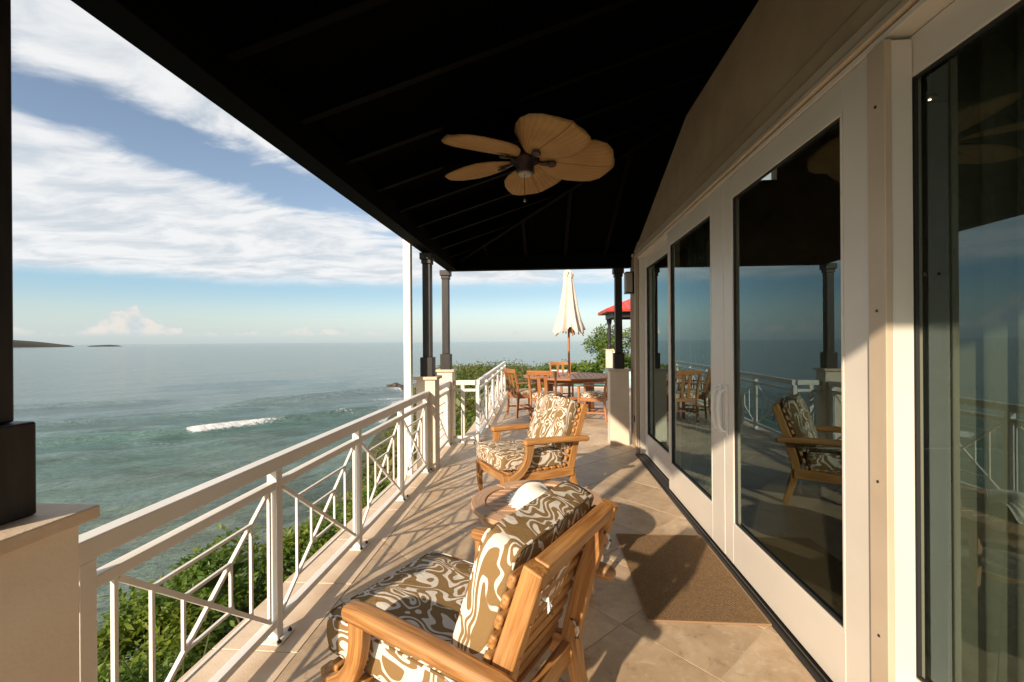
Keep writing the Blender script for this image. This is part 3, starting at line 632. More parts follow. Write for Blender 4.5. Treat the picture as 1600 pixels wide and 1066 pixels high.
# ------------------------------------------------------------------ railings
def railing(a, b, posts, label, panels=True, ends=True):
    """a,b ground points; posts = distances along; infill of nested frames and crossed diagonals"""
    a = Vector((*a, 0)); b = Vector((*b, 0)); d = b-a; L = d.length; d.normalize()
    t = empty('railing', label, 'railing', a, math.atan2(d.y, d.x), 'white metal railings round the terrace')
    zT, zM, zB = .925, .80, .105
    MB().beam((0, 0, zT-.034), (L, 0, zT-.034), .062, .068).build('top_rail', M['white'], t, bevel=.005)
    MB().beam((0, 0, zM-.02), (L, 0, zM-.02), .046, .04).build('middle_rail', M['white'], t, bevel=.004)
    MB().beam((0, 0, zB-.02), (L, 0, zB-.02), .046, .036).build('bottom_rail', M['white'], t, bevel=.004)
    for p in posts:
        po = MB().box((p-.026, -.026, .009), (p+.026, .026, zT-.0685)).build('post', M['white'], t, bevel=.004)
        MB().box((p-.065, -.065, .003), (p+.065, .065, .0088)).build('base_plate', M['white'], po, bevel=.003)
        for sx, sy in ((-1, -1), (1, -1), (1, 1), (-1, 1)):
            MB().lathe((p+sx*.048, sy*.048, .0095), [(.011, 0), (.011, .007), (.005, .008), (.005, .016), (.003, .018)], 8).build('bolt', M['screw'], po)
    lo, hi = zB-.002, zM-.04
    for p, q in zip(posts[:-1], posts[1:]):
        w = q-p
        if w < .3:
            MB().beam(((p+q)/2, 0, lo), ((p+q)/2, 0, hi), .014, .014).build('bar', M['white'], t); continue
        ml = .105 if (p == .19) else .05
        S = lambda u, v: (p + ml + (w-.05-ml)*u, 0, lo + (hi-lo)*v)
        bars = [((0, 0), (0, 1), .0140), ((1, 0), (1, 1), .0140), ((.012, .985), (.988, .015), .0190)]
        e = .83; f = .66
        bars += [((.012, .012), (1-e, 1-e), .0165), ((1-e, 1-e), (1-f, 1-f), .0165), ((1-f, 1-f), (f, f), .0165), ((f, f), (e, e), .0165), ((e, e), (.988, .988), .0165)]
        for k, th in ((e, .0128), (f, .0122)):
            bars += [((1-k, 1-k), (1-k, k), th), ((k, 1-k), (k, k), th), ((1-k, k), (k, k), th+.0004), ((1-k, 1-k), (k, 1-k), th+.0004)]
        for (u0, v0), (u1, v1), th in bars:
            if abs(u0-u1) + abs(v0-v1) < .2 and th == .0165 and False: continue
            MB().beam(S(u0, v0), S(u1, v1), th, th, up=(0, 1, 0)).build('bar', M['white'], t)
    return t
RX = -1.375
railing((RX, 1.062), (RX, 5.218), [.19, 1.16, 2.18, 3.19, 4.10], 'long white railing with crossed diagonal bars between the nearest pillar and the downpipe')
railing((RX-.01, 5.448), (RX-.03, 6.548), [.05, 1.05], 'short white railing between the two far left pillars')
railing((-1.34, 6.66), (-1.02, 6.66), [.13], 'short white railing stub turning right from the corner pillar')
railing((-.99, 6.66), (-1.13, 12.9), [.0, 1.25, 2.5, 3.75, 5.0, 6.22], 'far white railing running along the open terrace beyond the corner pillar')

# ------------------------------------------------------------------ ceiling fan
fan = empty('ceiling_fan', 'ceiling fan with five tan woven leaf-shaped blades and dark motor', 'ceiling fan', (-.14, 3.42, 2.86))
MB().lathe((0, 0, -.02), [(.055, -.075), (.07, -.06), (.07, -.02), (.105, 0.), (.115, .03), (.10, .08), (.05, .11), (.016, .12), (.016, .20)], 28).build('motor', M['bronze'], fan, smooth=True)
MB().lathe((0, 0, -.105), [(.045, -.012), (.052, 0), (.052, .01)], 24).build('switch_cap', M['lampglass'], fan, smooth=True)
MB().lathe((0, 0, .18), [(.014, 0), (.014, .10), (.06, .13), (.065, .16)], 16).build('mount', M['bronze'], fan)
ch = MB().sweep([(0, -.03, -.12), (0, -.031, -.30)], .004, .004, n=6).build('pull_chain', M['bronze'], fan)
MB().lathe((0, -.031, -.325), [(.003, 0), (.011, .006), (.011, .018), (.003, .025)], 10).build('chain_pull', M['steel'], ch)
def blade_mesh():
    out = [(.10, .04), (.15, .10), (.21, .165), (.29, .222), (.39, .25), (.49, .252), (.58, .232), (.645, .18), (.685, .10), (.695, .0)]
    up = [(r, w) for r, w in out]; poly = up + [(r, -w*1.0) for r, w in out[-2::-1]]
    mb = MB(); n = len(out); vs = []; fs = []; K = 8
    for z in (0, -.007):
        for i, (r, w) in enumerate(out):
            for k in range(K+1):
                s = -1 + 2*k/K; rr = r - .03*(abs(s)**2)*(i/n); vs.append((rr, s*w + .012*math.sin(i*.9)*(abs(s) == 1), z - .018*(1-s*s)*(w/.2) + .012*math.sin(rr*7) ))
    st = n*(K+1)
    for b in (0, 1):
        for i in range(n-1):
            for k in range(K):
                a = b*st + i*(K+1)+k; q = (a, a+1, a+K+2, a+K+1); fs.append(q if b == 0 else q[::-1])
    for i in range(n-1):
        for k in (0, K): a = i*(K+1)+k; fs.append((a, a+K+1, a+K+1+st, a+st))
    for k in range(K):
        for i in (0,): a = i*(K+1)+k; fs.append((a, a+1, a+1+st, a+st))
    mb.add(vs, fs); return mb
bm_ = None
for k in range(5):
    an = R(10 + 72*k)
    b = blade_mesh().build('blade', M['blade'], fan, smooth=True); b.rotation_mode = 'XYZ'
    mx = Matrix.Rotation(an, 4, 'Z') @ Matrix.Rotation(R(-13.5), 4, 'X'); b.matrix_local = mx
    br = MB().sweep([(.07, 0, -.005), (.13, .01, -.02), (.19, 0, -.024)], [.03, .03, .055], .012).lathe((.205, 0, -.036), [(.032, 0), (.036, .006), (.03, .012)], 16).build('blade_bracket', M['bronze'], b, smooth=False)

# ------------------------------------------------------------------ cushions
def cushion(L, Wd, H, puff=.028):
    """rounded box, its centre at the origin"""
    N = 14; bmx = bmesh.new(); bmesh.ops.create_cube(bmx, size=2); bmesh.ops.subdivide_edges(bmx, edges=bmx.edges, cuts=N, use_grid_fill=True)
    mb = MB(); r = .22
    for v in bmx.verts:
        x, y, z = v.co; 
        px, py = abs(x), abs(y); cr = .10
        k = 1 - .035*(abs(x)**8)*(abs(y)**8)
        X_ = x*L/2*k; Y_ = y*Wd/2*k
        if abs(z) > .999: Z_ = z*(H/2 + puff*(1-px**4)*(1-py**4) )
        else: Z_ = z*H/2; b_ = 1 + .022*(1-z*z); X_ *= b_; Y_ *= b_
        n = mnoise.noise(Vector((X_*7+L, Y_*7, Z_*7+H)))*.006
        mb.v.append((X_+n, Y_+n, Z_+n*.8))
    mb.g = list(mb.v); mb.f = [tuple(v.index for v in f.verts) for f in bmx.faces]; bmx.free(); return mb
def piping(L, Wd, z):
    pts = []; c = .03
    for (sx, sy, a0) in ((1, 1, 0), (-1, 1, 90), (-1, -1, 180), (1, -1, 270)):
        for q in range(5):
            a = R(a0 + q*22.5); pts.append((sx*(L/2-c)+c*math.cos(a), sy*(Wd/2-c)+c*math.sin(a), z))
    pts.append(pts[0]); return MB().sweep(pts, .011, .011, n=6)
def add_cushion(name, L, Wd, H, parent, m):
    o = cushion(L, Wd, H).build(name, M['swirl'], parent, smooth=True, subd=0); o.matrix_local = m
    for z in (-1, 1): piping(L*.985, Wd*.985, z*H/2*.97).build('piping', M['piping'], o, smooth=True)
    return o

# ------------------------------------------------------------------ armchairs
def armchair(label, loc, heading, tilt=17):
    t = empty('armchair', label, 'armchair', loc, R(heading), 'teak armchairs with swirl print cushions'); T = M['teak']
    pb = lambda z: -.215 - (z-.33)*math.tan(R(tilt+2))       # y of the back plane at height z
    for s in (-1, 1):
        xs = s*.285
        MB().sweep([(xs, -.33, 0), (xs, -.27, .20), (xs, -.245, .34), (xs, pb(.60), .60), (xs, pb(.89), .89)], .052, [.05, .055, .07, .068, .062], side=(1, 0, 0)).build('back_post', T, t, bevel=.007)
        MB().sweep([(s*.362, -.40, .580), (s*.360, -.33, .588), (s*.357, -.05, .603), (s*.355, .20, .607), (s*.355, .285, .603)], [.060, .068, .072, .076, .070], [.048, .054, .056, .058, .052], side=(1, 0, 0)).build('armrest', T, t, bevel=.024, seg=4)
        MB().sweep([(s*.352, .225, .58), (s*.352, .226, .52), (s*.350, .238, .46), (s*.347, .265, .40), (s*.343, .310, .345), (s*.338, .365, .305), (s*.332, .425, .285)], [.042]*7, [.075, .068, .062, .062, .066, .07, .06], side=(1, 0, 0)).build('arm_support', T, t, bevel=.006)
        MB().beam((s*.305, -.26, .285), (s*.305, .43, .285), .035, .085).build('side_rail', T, t, bevel=.005)
        lg = MB(); lg.sweep([(s*.300, .425, 0), (s*.302, .435, .14), (s*.305, .44, .325)], [.032, .044, .052], [.032, .046, .055], side=(1, 0, 0)); lg.build('leg', T, t, bevel=.006)
    fr = MB()
    xs = np.linspace(-.277, .277, 17); vs = []; fs = []
    for y0 in (.42, .452):
        for x in xs:
            u = abs(x)/.277; bot = .225 + (.03*math.sin(min(1, (1-u)/.25)*math.pi/2)) - .045*max(0, (u-.75)/.25); vs += [(x, y0, bot), (x, y0, .327)]
    n = len(xs)
    for i in range(n-1):
        a = 2*i; fs += [(a, a+2, a+3, a+1), (2*n+a+1, 2*n+a+3, 2*n+a+2, 2*n+a), (a, 2*n+a, 2*n+a+2, a+2), (a+1, a+3, 2*n+a+3, 2*n+a+1)]
    fs += [(0, 1, 2*n+1, 2*n), (2*n-2, 4*n-2, 4*n-1, 2*n-1)]
    fr.add(vs, fs, [(v[0], v[1], v[2]) for v in vs]); fr.build('front_rail', T, t, bevel=.003)
    MB().beam((-.288, -.235, .285), (.288, -.235, .285), .035, .08).build('back_rail', T, t, bevel=.004)
    for k in range(8):
        y_ = -.115 + k*.074; MB().beam((-.325, y_, .341), (.325, y_, .341), .046, .024).build('seat_slat', T, t, bevel=.008)
    zt = .866; MB().beam((-.258, pb(zt), zt), (.258, pb(zt), zt), .05, .058, up=(0, -math.sin(R(tilt)), math.cos(R(tilt)))).build('top_rail', T, t, bevel=.006)
    upv = Vector((0, -math.sin(R(tilt+2)), math.cos(R(tilt+2)))); fw = Vector((0, upv.z, -upv.y))
    for k in range(-2, 8):
        z_ = .388 + k*.0625; c = Vector((0, pb(z_), z_)) + fw*.050
        MB().beam(c+Vector((-.312, 0, 0)), c+Vector((.312, 0, 0)), .026, .0445, up=tuple(upv)).build('back_slat', T, t, bevel=.010, seg=3)
    for s in (-1, 1):
        for k in range(5):
            z_ = .42+k*.105; c = Vector((s*.285, pb(z_), z_)) - fw*.033; MB().lathe((0, 0, 0), [(.006, 0), (.006, .003)], 8).xform(Matrix.Translation(c) @ (-fw).to_track_quat('Z', 'Y').to_matrix().to_4x4()).build('wood_plug', M['teak_dark'], t)
    add_cushion('seat_cushion', .60, .64, .125, t, Matrix.Translation((0, .160, .425)) @ Matrix.Rotation(R(2), 4, 'X'))
    bc = Vector((0, pb(.672), .672)) + fw*.1235
    rot = Matrix(((1, 0, 0, 0), (0, upv.y, fw.y*-1, 0), (0, upv.z, fw.z*-1, 0), (0, 0, 0, 1)))
    m = Matrix.Translation(bc) @ Matrix(((1, 0, 0, 0), (0, upv.y, -fw.y, 0), (0, upv.z, -fw.z, 0), (0, 0, 0, 1)))
    m = Matrix.Translation(bc) @ Matrix((Vector((-1, 0, 0, 0)), Vector((0, upv.y, fw.y, 0)), Vector((0, upv.z, fw.z, 0)), Vector((0, 0, 0, 1))))
    add_cushion('back_cushion', .58, .47, .115, t, m)
    for s, z_ in ((-1, .79), (1, .79), (1, .42)):
        c = Vector((s*.252, pb(z_), z_)) - fw*.03
        for q in range(3):
            a = q*2.1+s; e = c + Vector((-s*.02+.018*math.cos(a), -.018, -.035+.012*math.sin(a)))
            MB().sweep([c + Vector((s*.01, .02, .01)), c + Vector((-s*.012, -.016, .004*q)), (c+e)/2 + Vector((0, -.014, .0)), e], .009, .006, n=6).build('cushion_tie', M['piping'], t, smooth=True)
    return t
armchair('nearest teak armchair seen from behind its slatted back, swirl print cushions', (-.253, 1.669, 0), 62.3)
armchair('farther teak armchair beyond the round side table, turned towards the camera', (-.122, 4.43, 0), 120.3)

# ------------------------------------------------------------------ side table and shell
st = empty('side_table', 'round teak side table with slatted top between the two armchairs', 'side table', (-.055, 2.87, 0)); st.scale = (.9, .9, 1)
def ring(ri, ro, z0, z1, n=48, a0=0, a1=360, segs=1):
    mb = MB(); m_ = n if a1-a0 < 360 else n
    full = a1-a0 >= 360; cnt = n if full else n+1
    for i in range(cnt):
        a = R(a0 + (a1-a0)*i/n); L = a*ro
        for r, z in ((ri, z0), (ro, z0), (ro, z1), (ri, z1)): mb.v.append((r*math.cos(a), r*math.sin(a), z)); mb.g.append((L, r, z))
    for i in range(n):
        j = (i+1) % cnt
        for k in range(4): mb.f.append((4*i+k, 4*i+(k+1) % 4, 4*j+(k+1) % 4, 4*j+k))
    if not full: mb.f += [(0, 1, 2, 3), (4*n+3, 4*n+2, 4*n+1, 4*n)]
    return mb
for k in range(4): ring(.36, .46, .470, .5, 14, 45+90*k+.25, 135+90*k-.25).build('rim_segment', M['teak_pale'], st, bevel=.007, seg=3)
ring(.352, .40, .40, .4695, 48).build('apron', M['teak_pale'], st)
sw = .66/9
for k in range(9):
    y_ = -.36 + .72*(k+.5)/9; hw = math.sqrt(max(.36**2 - (abs(y_)+.037)**2, .01)) ; x0 = math.sqrt(.356**2-(abs(y_)+.033)**2) if abs(y_)+.033 < .356 else .06
    y0, y1 = y_-.033, y_+.033; q = lambda yv: math.sqrt(max(.357**2-yv*yv, .002))
    MB().prism([(-q(y0), y0), (q(y0), y0), (q(y1), y1), (-q(y1), y1)], .474, .494).build('slat', M['teak_pale'], st, bevel=.003)
for k in range(4):
    a = R(20+90*k+45); c, s_ = math.cos(a), math.sin(a)
    MB().sweep([(.395*c, .395*s_, 0), (.385*c, .385*s_, .25), (.380*c, .380*s_, .469)], [.035, .045, .055], [.035, .045, .055], side=(c, s_, 0)).build('leg', M['teak_pale'], st, bevel=.005)
ring(.30, .33, .16, .19, 32).build('lower_ring', M['teak_pale'], st, bevel=.004)
shm = MB(); NA, NR = 90, 16; vs = []; fs = []
for lay in (0, 1):
    for i in range(NA+1):
        th = R(-78 + 156*i/NA); rib = math.cos(i/NA*2*math.pi*17)
        for j in range(NR+1):
            u = j/NR; rr = (.235*(1-.12*(th/1.36)**2))*u*(1 + .035*rib*u*u) + .004
            dome = .098*math.sin(min(1., u*1.02)*math.pi*.80+.25)**.8*math.cos(th*.62)**.7*(1-.30*max(0., u-.6)/.4) + .006*rib*u - lay*.006 - .012
            vs.append((rr*math.cos(th), rr*math.sin(th)*1.02, max(dome-.030*u**3, .003-lay*.002)))
n1 = (NA+1)*(NR+1)
for lay in (0, 1):
    for i in range(NA):
        for j in range(NR): a = lay*n1+i*(NR+1)+j; q = (a, a+NR+1, a+NR+2, a+1); fs.append(q if lay == 0 else q[::-1])
for i in range(NA): a = i*(NR+1)+NR; fs.append((a, a+NR+1, a+NR+1+n1, a+n1))
shm.add(vs, fs); sho = shm.build('seashell', M['shell'], smooth=True)
sho.matrix_world = Matrix.Translation((.045, 2.885, .4975)) @ Matrix.Rotation(R(207), 4, 'Z') @ Matrix.Scale(1.2, 4)
tag(sho, 'large white ribbed scallop shell lying on the round side table', 'seashell')

# ------------------------------------------------------------------ doormat
dm = empty('doormat', 'brown woven doormat on the stone floor in front of the glass doors', 'doormat', (.87, 3.0, 0))
MB().box((-.325, -.525, .002), (.295, .545, .011)).build('mat_weave', M['doormat'], dm)
for a, b in (((-.334, -.535), (.304, -.5255)), ((-.334, .5455), (.304, .555)), ((-.334, -.525), (-.3255, .545)), ((.2955, -.525), (.304, .545))):
    MB().box((*a, .0018), (*b, .0125)).build('binding', M['matedge'], dm, bevel=.002)

# ------------------------------------------------------------------ dining set
dt = empty('dining_table', 'large round slatted teak dining table under the closed umbrella', 'dining table', (.53, 10.05, 0))
RT = 1.0
for k in range(8): ring(RT-.13, RT, .705, .74, 8, 45*k+.2, 45*k+45-.2).build('rim_segment', M['teak_dark'], dt, bevel=.006)
for k in range(16):
    y0 = -.87+1.74*k/16+.006; y1 = -.87+1.74*(k+1)/16-.006; q = lambda yv: math.sqrt(max(.868**2-yv*yv, .004))
    MB().prism([(y0, -q(y0)), (y1, -q(y1)), (y1, q(y1)), (y0, q(y0))], .712, .735).build('slat', M['teak_dark'], dt, bevel=.003)
ring(.80, .835, .63, .7045, 48).build('apron', M['teak_dark'], dt)
for k in range(4):
    a = R(45+90*k); c, s_ = math.cos(a), math.sin(a); MB().beam((.62*c, .62*s_, 0), (.62*c, .62*s_, .704), .09, .09, up=(c, s_, 0)).build('leg', M['teak_dark'], dt, bevel=.008)
for k in range(2):
    a = R(45+90*k); c, s_ = math.cos(a), math.sin(a); MB().beam((-.575*c, -.575*s_, .18+.061*k), (.575*c, .575*s_, .18+.061*k), .05, .06).build('stretcher', M['teak_dark'], dt, bevel=.005)
def dining_chair():
    t = empty('dining_chair', '', 'dining chair'); T = M['teak_dark']
    for s in (-1, 1):
        MB().sweep([(s*.235, -.27, 0), (s*.235, -.235, .40), (s*.245, -.25, .60), (s*.26, -.33, .93)], .038, [.036, .045, .042, .034], side=(1, 0, 0)).build('back_post', T, t, bevel=.005)
        MB().sweep([(s*.25, .24, 0), (s*.25, .235, .64)], .042, .042, side=(1, 0, 0)).build('leg', T, t, bevel=.005)
        MB().sweep([(s*.265, -.29, .665), (s*.275, -.02, .668), (s*.272, .28, .655)], [.045, .055, .062], .026, side=(1, 0, 0)).build('armrest', T, t, bevel=.008)
        MB().beam((s*.238, -.23, .40), (s*.248, .22, .40), .03, .065).build('side_rail', T, t, bevel=.004)
        MB().beam((s*.237, -.235, .16), (s*.249, .22, .16), .022, .035).build('stretcher', T, t, bevel=.003)
        MB().sweep([(s*.062, -.245, .43), (s*.064, -.262, .62), (s*.066, -.322, .865)], .062, .014, side=(1, 0, 0)).build('splat', T, t, bevel=.003)
    MB().beam((-.225, .235, .40), (.225, .235, .40), .03, .065).build('front_rail', T, t, bevel=.004)
    MB().beam((-.215, -.235, .40), (.215, -.235, .40), .03, .065).build('back_rail', T, t, bevel=.004)
    MB().beam((-.235, 0, .16), (.235, 0, .16), .022, .03).build('cross_stretcher', T, t, bevel=.003)
    MB().sweep([(-.285, -.322, .905), (-.15, -.348, .905), (0, -.357, .903), (.15, -.348, .905), (.285, -.322, .905)], .028, [.075, .082, .088, .082, .075], up=(0, -.25, 1)).build('crest_rail', T, t, bevel=.007)
    o = add_cushion('seat_cushion', .46, .45, .06, t, Matrix.Translation((0, 0, .468)))
    return t
dc0 = dining_chair()
TC = Vector((.53, 10.05))
spots = [((-.42, 9.20), 50, 'dining chair left of the table, nearest the far railing'), ((.02, 8.72), 17, 'dining chair with its back to the camera, just behind the farther armchair'),
         ((.42, 11.55), 183, 'pale backed dining chair on the far side of the table, facing the camera'), ((.93, 8.72), -292, 'dining chair right of the table beside the cream wall pillar')]
for i, ((x, y_), h, lb) in enumerate(spots):
    c = dc0 if i == 0 else copy_tree(dc0); c.location = (x, y_, .003); c.rotation_euler = (0, 0, 0); 
    d = TC - Vector((x, y_)); ang_ = math.degrees(math.atan2(d.y, d.x)) - 90
    ang_ = {0: -62, 1: -14, 2: 184, 3: 72}[i]
    c.rotation_euler.z = R(ang_); c['label'] = lb; c['group'] = 'teak dining chairs round the table'

# umbrella
um = empty('patio_umbrella', 'closed cream patio umbrella on a wooden pole through the dining table', 'umbrella', (.53, 10.05, 0))
MB().lathe((0, 0, .0), [(.024, .06), (.024, 3.03)], 16).build('pole', M['teak_dark'], um, smooth=False)
MB().lathe((0, 0, .0), [(.25, .004), (.26, .03), (.24, .06), (.05, .08), (.04, .3)], 28).build('base', M['bronze'], um)
def drape(prof, nf, amp, seedv):
    mb = MB(); n = 96
    for i, (r, z) in enumerate(prof):
        u = i/(len(prof)-1)
        for k in range(n):
            a = 2*math.pi*k/n; f_ = math.cos(a*nf/2*1.0 + .5*math.sin(a*3+seedv)); f_ = 1-abs(f_)**.7
            rr = r*(1 + amp*u**.6*(f_-.5)*1.2 + .05*u*math.sin(a*5+z*4)); zz = z + (.05*math.sin(a*nf+1)+.03*math.sin(a*3)) *(u**6)
            mb.v.append((rr*math.cos(a), rr*math.sin(a), zz))
    mb.g = mb.v; m_ = len(prof)
    mb.f = [(i*n+k, i*n+(k+1) % n, (i+1)*n+(k+1) % n, (i+1)*n+k) for i in range(m_-1) for k in range(n)]
    return mb
cp = drape([(.05, 2.99), (.085, 2.93), (.105, 2.85), (.125, 2.7), (.16, 2.45), (.20, 2.2), (.25, 1.95), (.295, 1.80), (.315, 1.72)], 8, .42, 1.).build('canopy', M['canvas'], um, smooth=True)
drape([(.03, 3.06), (.075, 3.03), (.10, 2.97), (.115, 2.93)], 8, .35, 2.).build('vent_cap', M['canvas'], um, smooth=True)
MB().lathe((0, 0, 0), [(.022, 3.02), (.03, 3.05), (.015, 3.09)], 12).build('finial', M['teak_dark'], um)
for k in range(8):
    a = R(45*k+12); c, s_ = math.cos(a), math.sin(a); l = .25 if k % 3 else .33
    MB().beam((.09*c, .09*s_, 2.3), (l*c, l*s_, 1.60+.03*(k % 3)), .022, .016).build('rib', M['teak_dark'], um)

# ------------------------------------------------------------------ pool beyond the terrace
pool = structure(MB().box((.3, 15.0, -.55), (4.6, 19.5, -.12)).build('pool_water', M['poolwater']))
structure(MB().box((.1, 14.7, -.6), (4.8, 14.98, -.02)).box((.1, 14.981, -.6), (.28, 19.7, -.021)).box((4.62, 14.981, -.6), (4.8, 19.7, -.021)).box((.281, 19.52, -.6), (4.619, 19.7, .25)).build('pool_edge', M['pooltile'], bevel=.01))

# ------------------------------------------------------------------ neighbouring pavilion
pv = empty('pavilion', 'small pavilion with red hipped roof on black posts and cream pedestals', 'pavilion', (4.0, 20.0, 0))
ev = 1.5; z0 = 2.66
for sx, sy in ((-1, -1), (-1, 1), (1, -1), (1, 1)):
    MB().box((sx*1.05-.16, sy*1.05-.16, -2.2), (sx*1.05+.16, sy*1.05+.16, 1.06)).build('pedestal', M['pillar'], pv, bevel=.008)
    MB().box((sx*1.05-.19, sy*1.05-.19, 1.0605), (sx*1.05+.19, sy*1.05+.19, 1.10)).build('cap_stone', M['coping'], pv)
    p = MB().lathe((sx*1.05, sy*1.05, 0), [(.11, 1.1005), (.115, 1.18), (.085, 1.22), (.07, 1.30), (.075, 2.20), (.10, 2.26), (.12, 2.36), (.12, 2.44)], 14).build('post', M['black'], pv)
MB().box((-1.2, -1.2, 2.441), (1.2, -1.0, 2.66)).box((-1.2, 1.0, 2.441), (1.2, 1.2, 2.66)).box((-1.2, -.999, 2.442), (-1.0, .999, 2.659)).box((1.0, -.999, 2.442), (1.2, .999, 2.659)).build('beam', M['black'], pv)
rfm = MB().add([(-ev, -ev, z0), (ev, -ev, z0), (ev, ev, z0), (-ev, ev, z0), (-ev-.02, -ev-.02, z0+.09), (ev+.02, -ev-.02, z0+.09), (ev+.02, ev+.02, z0+.09), (-ev-.02, ev+.02, z0+.09), (0, 0, z0+.72)],
               [(3, 2, 1, 0), (0, 1, 5, 4), (1, 2, 6, 5), (2, 3, 7, 6), (3, 0, 4, 7), (4, 5, 8), (5, 6, 8), (6, 7, 8), (7, 4, 8)]).build('roof', M['roof_red'], pv)
for sd in range(4):
    rot = Matrix.Rotation(R(90*sd), 4, 'Z')
    for k in range(-6, 7):
        x = k*.24; f = 1-abs(x)/(ev+.02); a = Vector((x, -ev-.02, z0+.105)); b = Vector((x, -ev-.02 + (ev+.02)*f, z0+.105+.63*f))
        if f > .03: MB().beam(rot @ a, rot @ b, .03, .035).build('roof_seam', M['roof_red'], rfm)

# ------------------------------------------------------------------ vegetation
def leaves(n_, fn_, size, seed, asp=.45, droop=.2):
    """n_ folded leaf blades at positions/normals from fn_; returns a mesh builder"""
    rg = np.random.default_rng(seed); P, Nn = fn_(n_, rg)
    t = rg.normal(size=(n_, 3)); t[:, 2] *= .6; t += Nn*.9; t /= np.linalg.norm(t, axis=1)[:, None]
    up = Nn + rg.normal(size=(n_, 3))*.5 + np.array([0, 0, .6]); s = np.cross(t, up); s /= np.linalg.norm(s, axis=1)[:, None]; u = np.cross(s, t)
    L = size*rg.uniform(.45, 1.45, n_)[:, None]; w = L*asp
    v0 = P; v1 = P + t*L*.5 + s*w*.5 - u*L*.04; v2 = P + t*L - u*L*droop; v3 = P + t*L*.5 - s*w*.5 - u*L*.04
    co_ = np.stack([v0, v1, v2, v3], 1).reshape(-1, 3); return co_
def leaf_obj(name, co_, m, parent=None):
    nq = len(co_)//4; me = bpy.data.meshes.new(name); me.vertices.add(len(co_)); me.vertices.foreach_set('co', co_.astype(np.float32).ravel())
    base = (np.arange(nq)*4)[:, None]; idx = np.concatenate([base + np.array([[0, 1, 2]]), base + np.array([[0, 2, 3]])], 1).ravel()
    me.loops.add(len(idx)); me.loops.foreach_set('vertex_index', idx); me.polygons.add(nq*2); me.polygons.foreach_set('loop_start', np.arange(nq*2)*3)
    me.update(); me.materials.append(m); o = bpy.data.objects.new(name, me); COL.objects.link(o); o.parent = parent; return o
def crown_fn(clumps, rc):
    cl = np.array(clumps)
    def f(n_, rg):
        k = rg.integers(0, len(cl), n_); d = rg.normal(size=(n_, 3)); d /= np.linalg.norm(d, axis=1)[:, None]
        r = rc*cl[k, 3]*(rg.uniform(.35, 1.0, n_)**.6)*(1+.18*rg.normal(size=n_)); P = cl[k, :3] + d*r[:, None]*np.array([1, 1, .8]); return P, d
    return f
def clump_set(rx, ry, rz, n_, rg):
    out = []
    for _ in range(n_):
        a = rg.uniform(0, 2*math.pi); u = rg.uniform(-.2, 1); q = math.sqrt(max(0, 1-u*u))*rg.uniform(.6, 1.)
        out.append((rx*q*math.cos(a), ry*q*math.sin(a), rz*(u*.8+.2)+rz*.35, rg.uniform(.6, 1.25)))
    return out
def shrub_proto(seed, rx, ry, rz, nl, size, m, ncl=26, rc=.26, asp=.45):
    rg = np.random.default_rng(seed); cl = clump_set(rx, ry, rz, ncl, rg)
    root = bpy.data.objects.new('shrub', None); COL.objects.link(root)
    leaf_obj('foliage', leaves(nl, crown_fn(cl, rc), size, seed, asp), m, root)
    st_ = MB()
    for c in cl[::2]:
        mid = (c[0]*.4+.05, c[1]*.4, c[2]*.35); st_.sweep([(c[0]*.08, c[1]*.08, -.7), mid, (c[0]*.95, c[1]*.95, c[2]*.95)], [.06, .035, .010], [.06, .035, .010], n=5)
    st_.build('stem', M['bark'], root, smooth=True); return root
protos = [shrub_proto(21, .95, .95, .85, 6500, .085, M['leaf'], 34, .27), shrub_proto(22, 1.1, .9, .75, 6500, .075, M['leaf'], 34, .26, .55), shrub_proto(23, .8, .8, .95, 6000, .095, M['leaf'], 28, .25, .4)]
def place(proto, first, x, y, z, s, rz, label, cat='shrub', grp='green shrubs on the slope below the railing'):
    c = proto if first else copy_tree(proto); c.location = (x, y, z); c.scale = (s, s, s); c.rotation_euler = (0, 0, rz); c['label'] = label; c['category'] = cat; c['group'] = grp; return c
SH = [  # x, y, top z, scale, label
 (-4.30, 5.75, -1.08, 1.08, 'tallest bright green shrub in the first railing panel below the rail'),
 (-3.35, 3.35, -1.0, .75, 'shrub at the foot of the nearest pillar beyond the railing'),
 (-4.20, 4.60, -1.1, .95, 'shrub between the pillar shrub and the tallest bright shrub'),
 (-3.55, 6.40, -1.15, .85, 'shrub just beyond the first railing post'),
 (-2.75, 3.9, -1.75, .75, 'low shaded shrub close under the first railing panel'),
 (-2.75, 5.1, -1.6, .75, 'low shrub under the first tall railing post'),
 (-3.35, 7.6, -1.15, .85, 'shrub seen through the second railing panel'),
 (-2.60, 6.6, -1.45, .70, 'low shrub close under the second railing panel'),
 (-3.30, 8.9, -1.25, .85, 'shrub seen through the third railing panel'),
 (-2.55, 8.3, -1.40, .75, 'low shrub under the third railing panel'),
 (-2.9, 10.3, -1.30, .9, 'shrub below the downpipe'),
 (-5.3, 6.6, -1.9, 1.0, 'shrub down the slope left of the tallest bright shrub'),
 (-4.9, 3.6, -1.7, .95, 'shrub down the slope behind the nearest pillar'),
 (-2.2, 11.9, -1.1, .9, 'shrub below the corner pillar'),
 (-2.3, 13.8, -1.0, .9, 'shrub seen through the far railing'),
 (-2.0, 2.7, -1.9, .7, 'dark shrub low beside the deck edge near the camera'),
 (-2.3, 4.5, -2.0, .7, 'dark low shrub against the deck edge'),
]
used = [False]*3
for i, (x, y_, zt, s, lb) in enumerate(SH):
    k = i % 3; H_ = (.85, .75, .95)[k]*1.35+.2; place(protos[k], not used[k], x, y_, zt-.04-H_*s, s, i*1.3, lb); used[k] = True
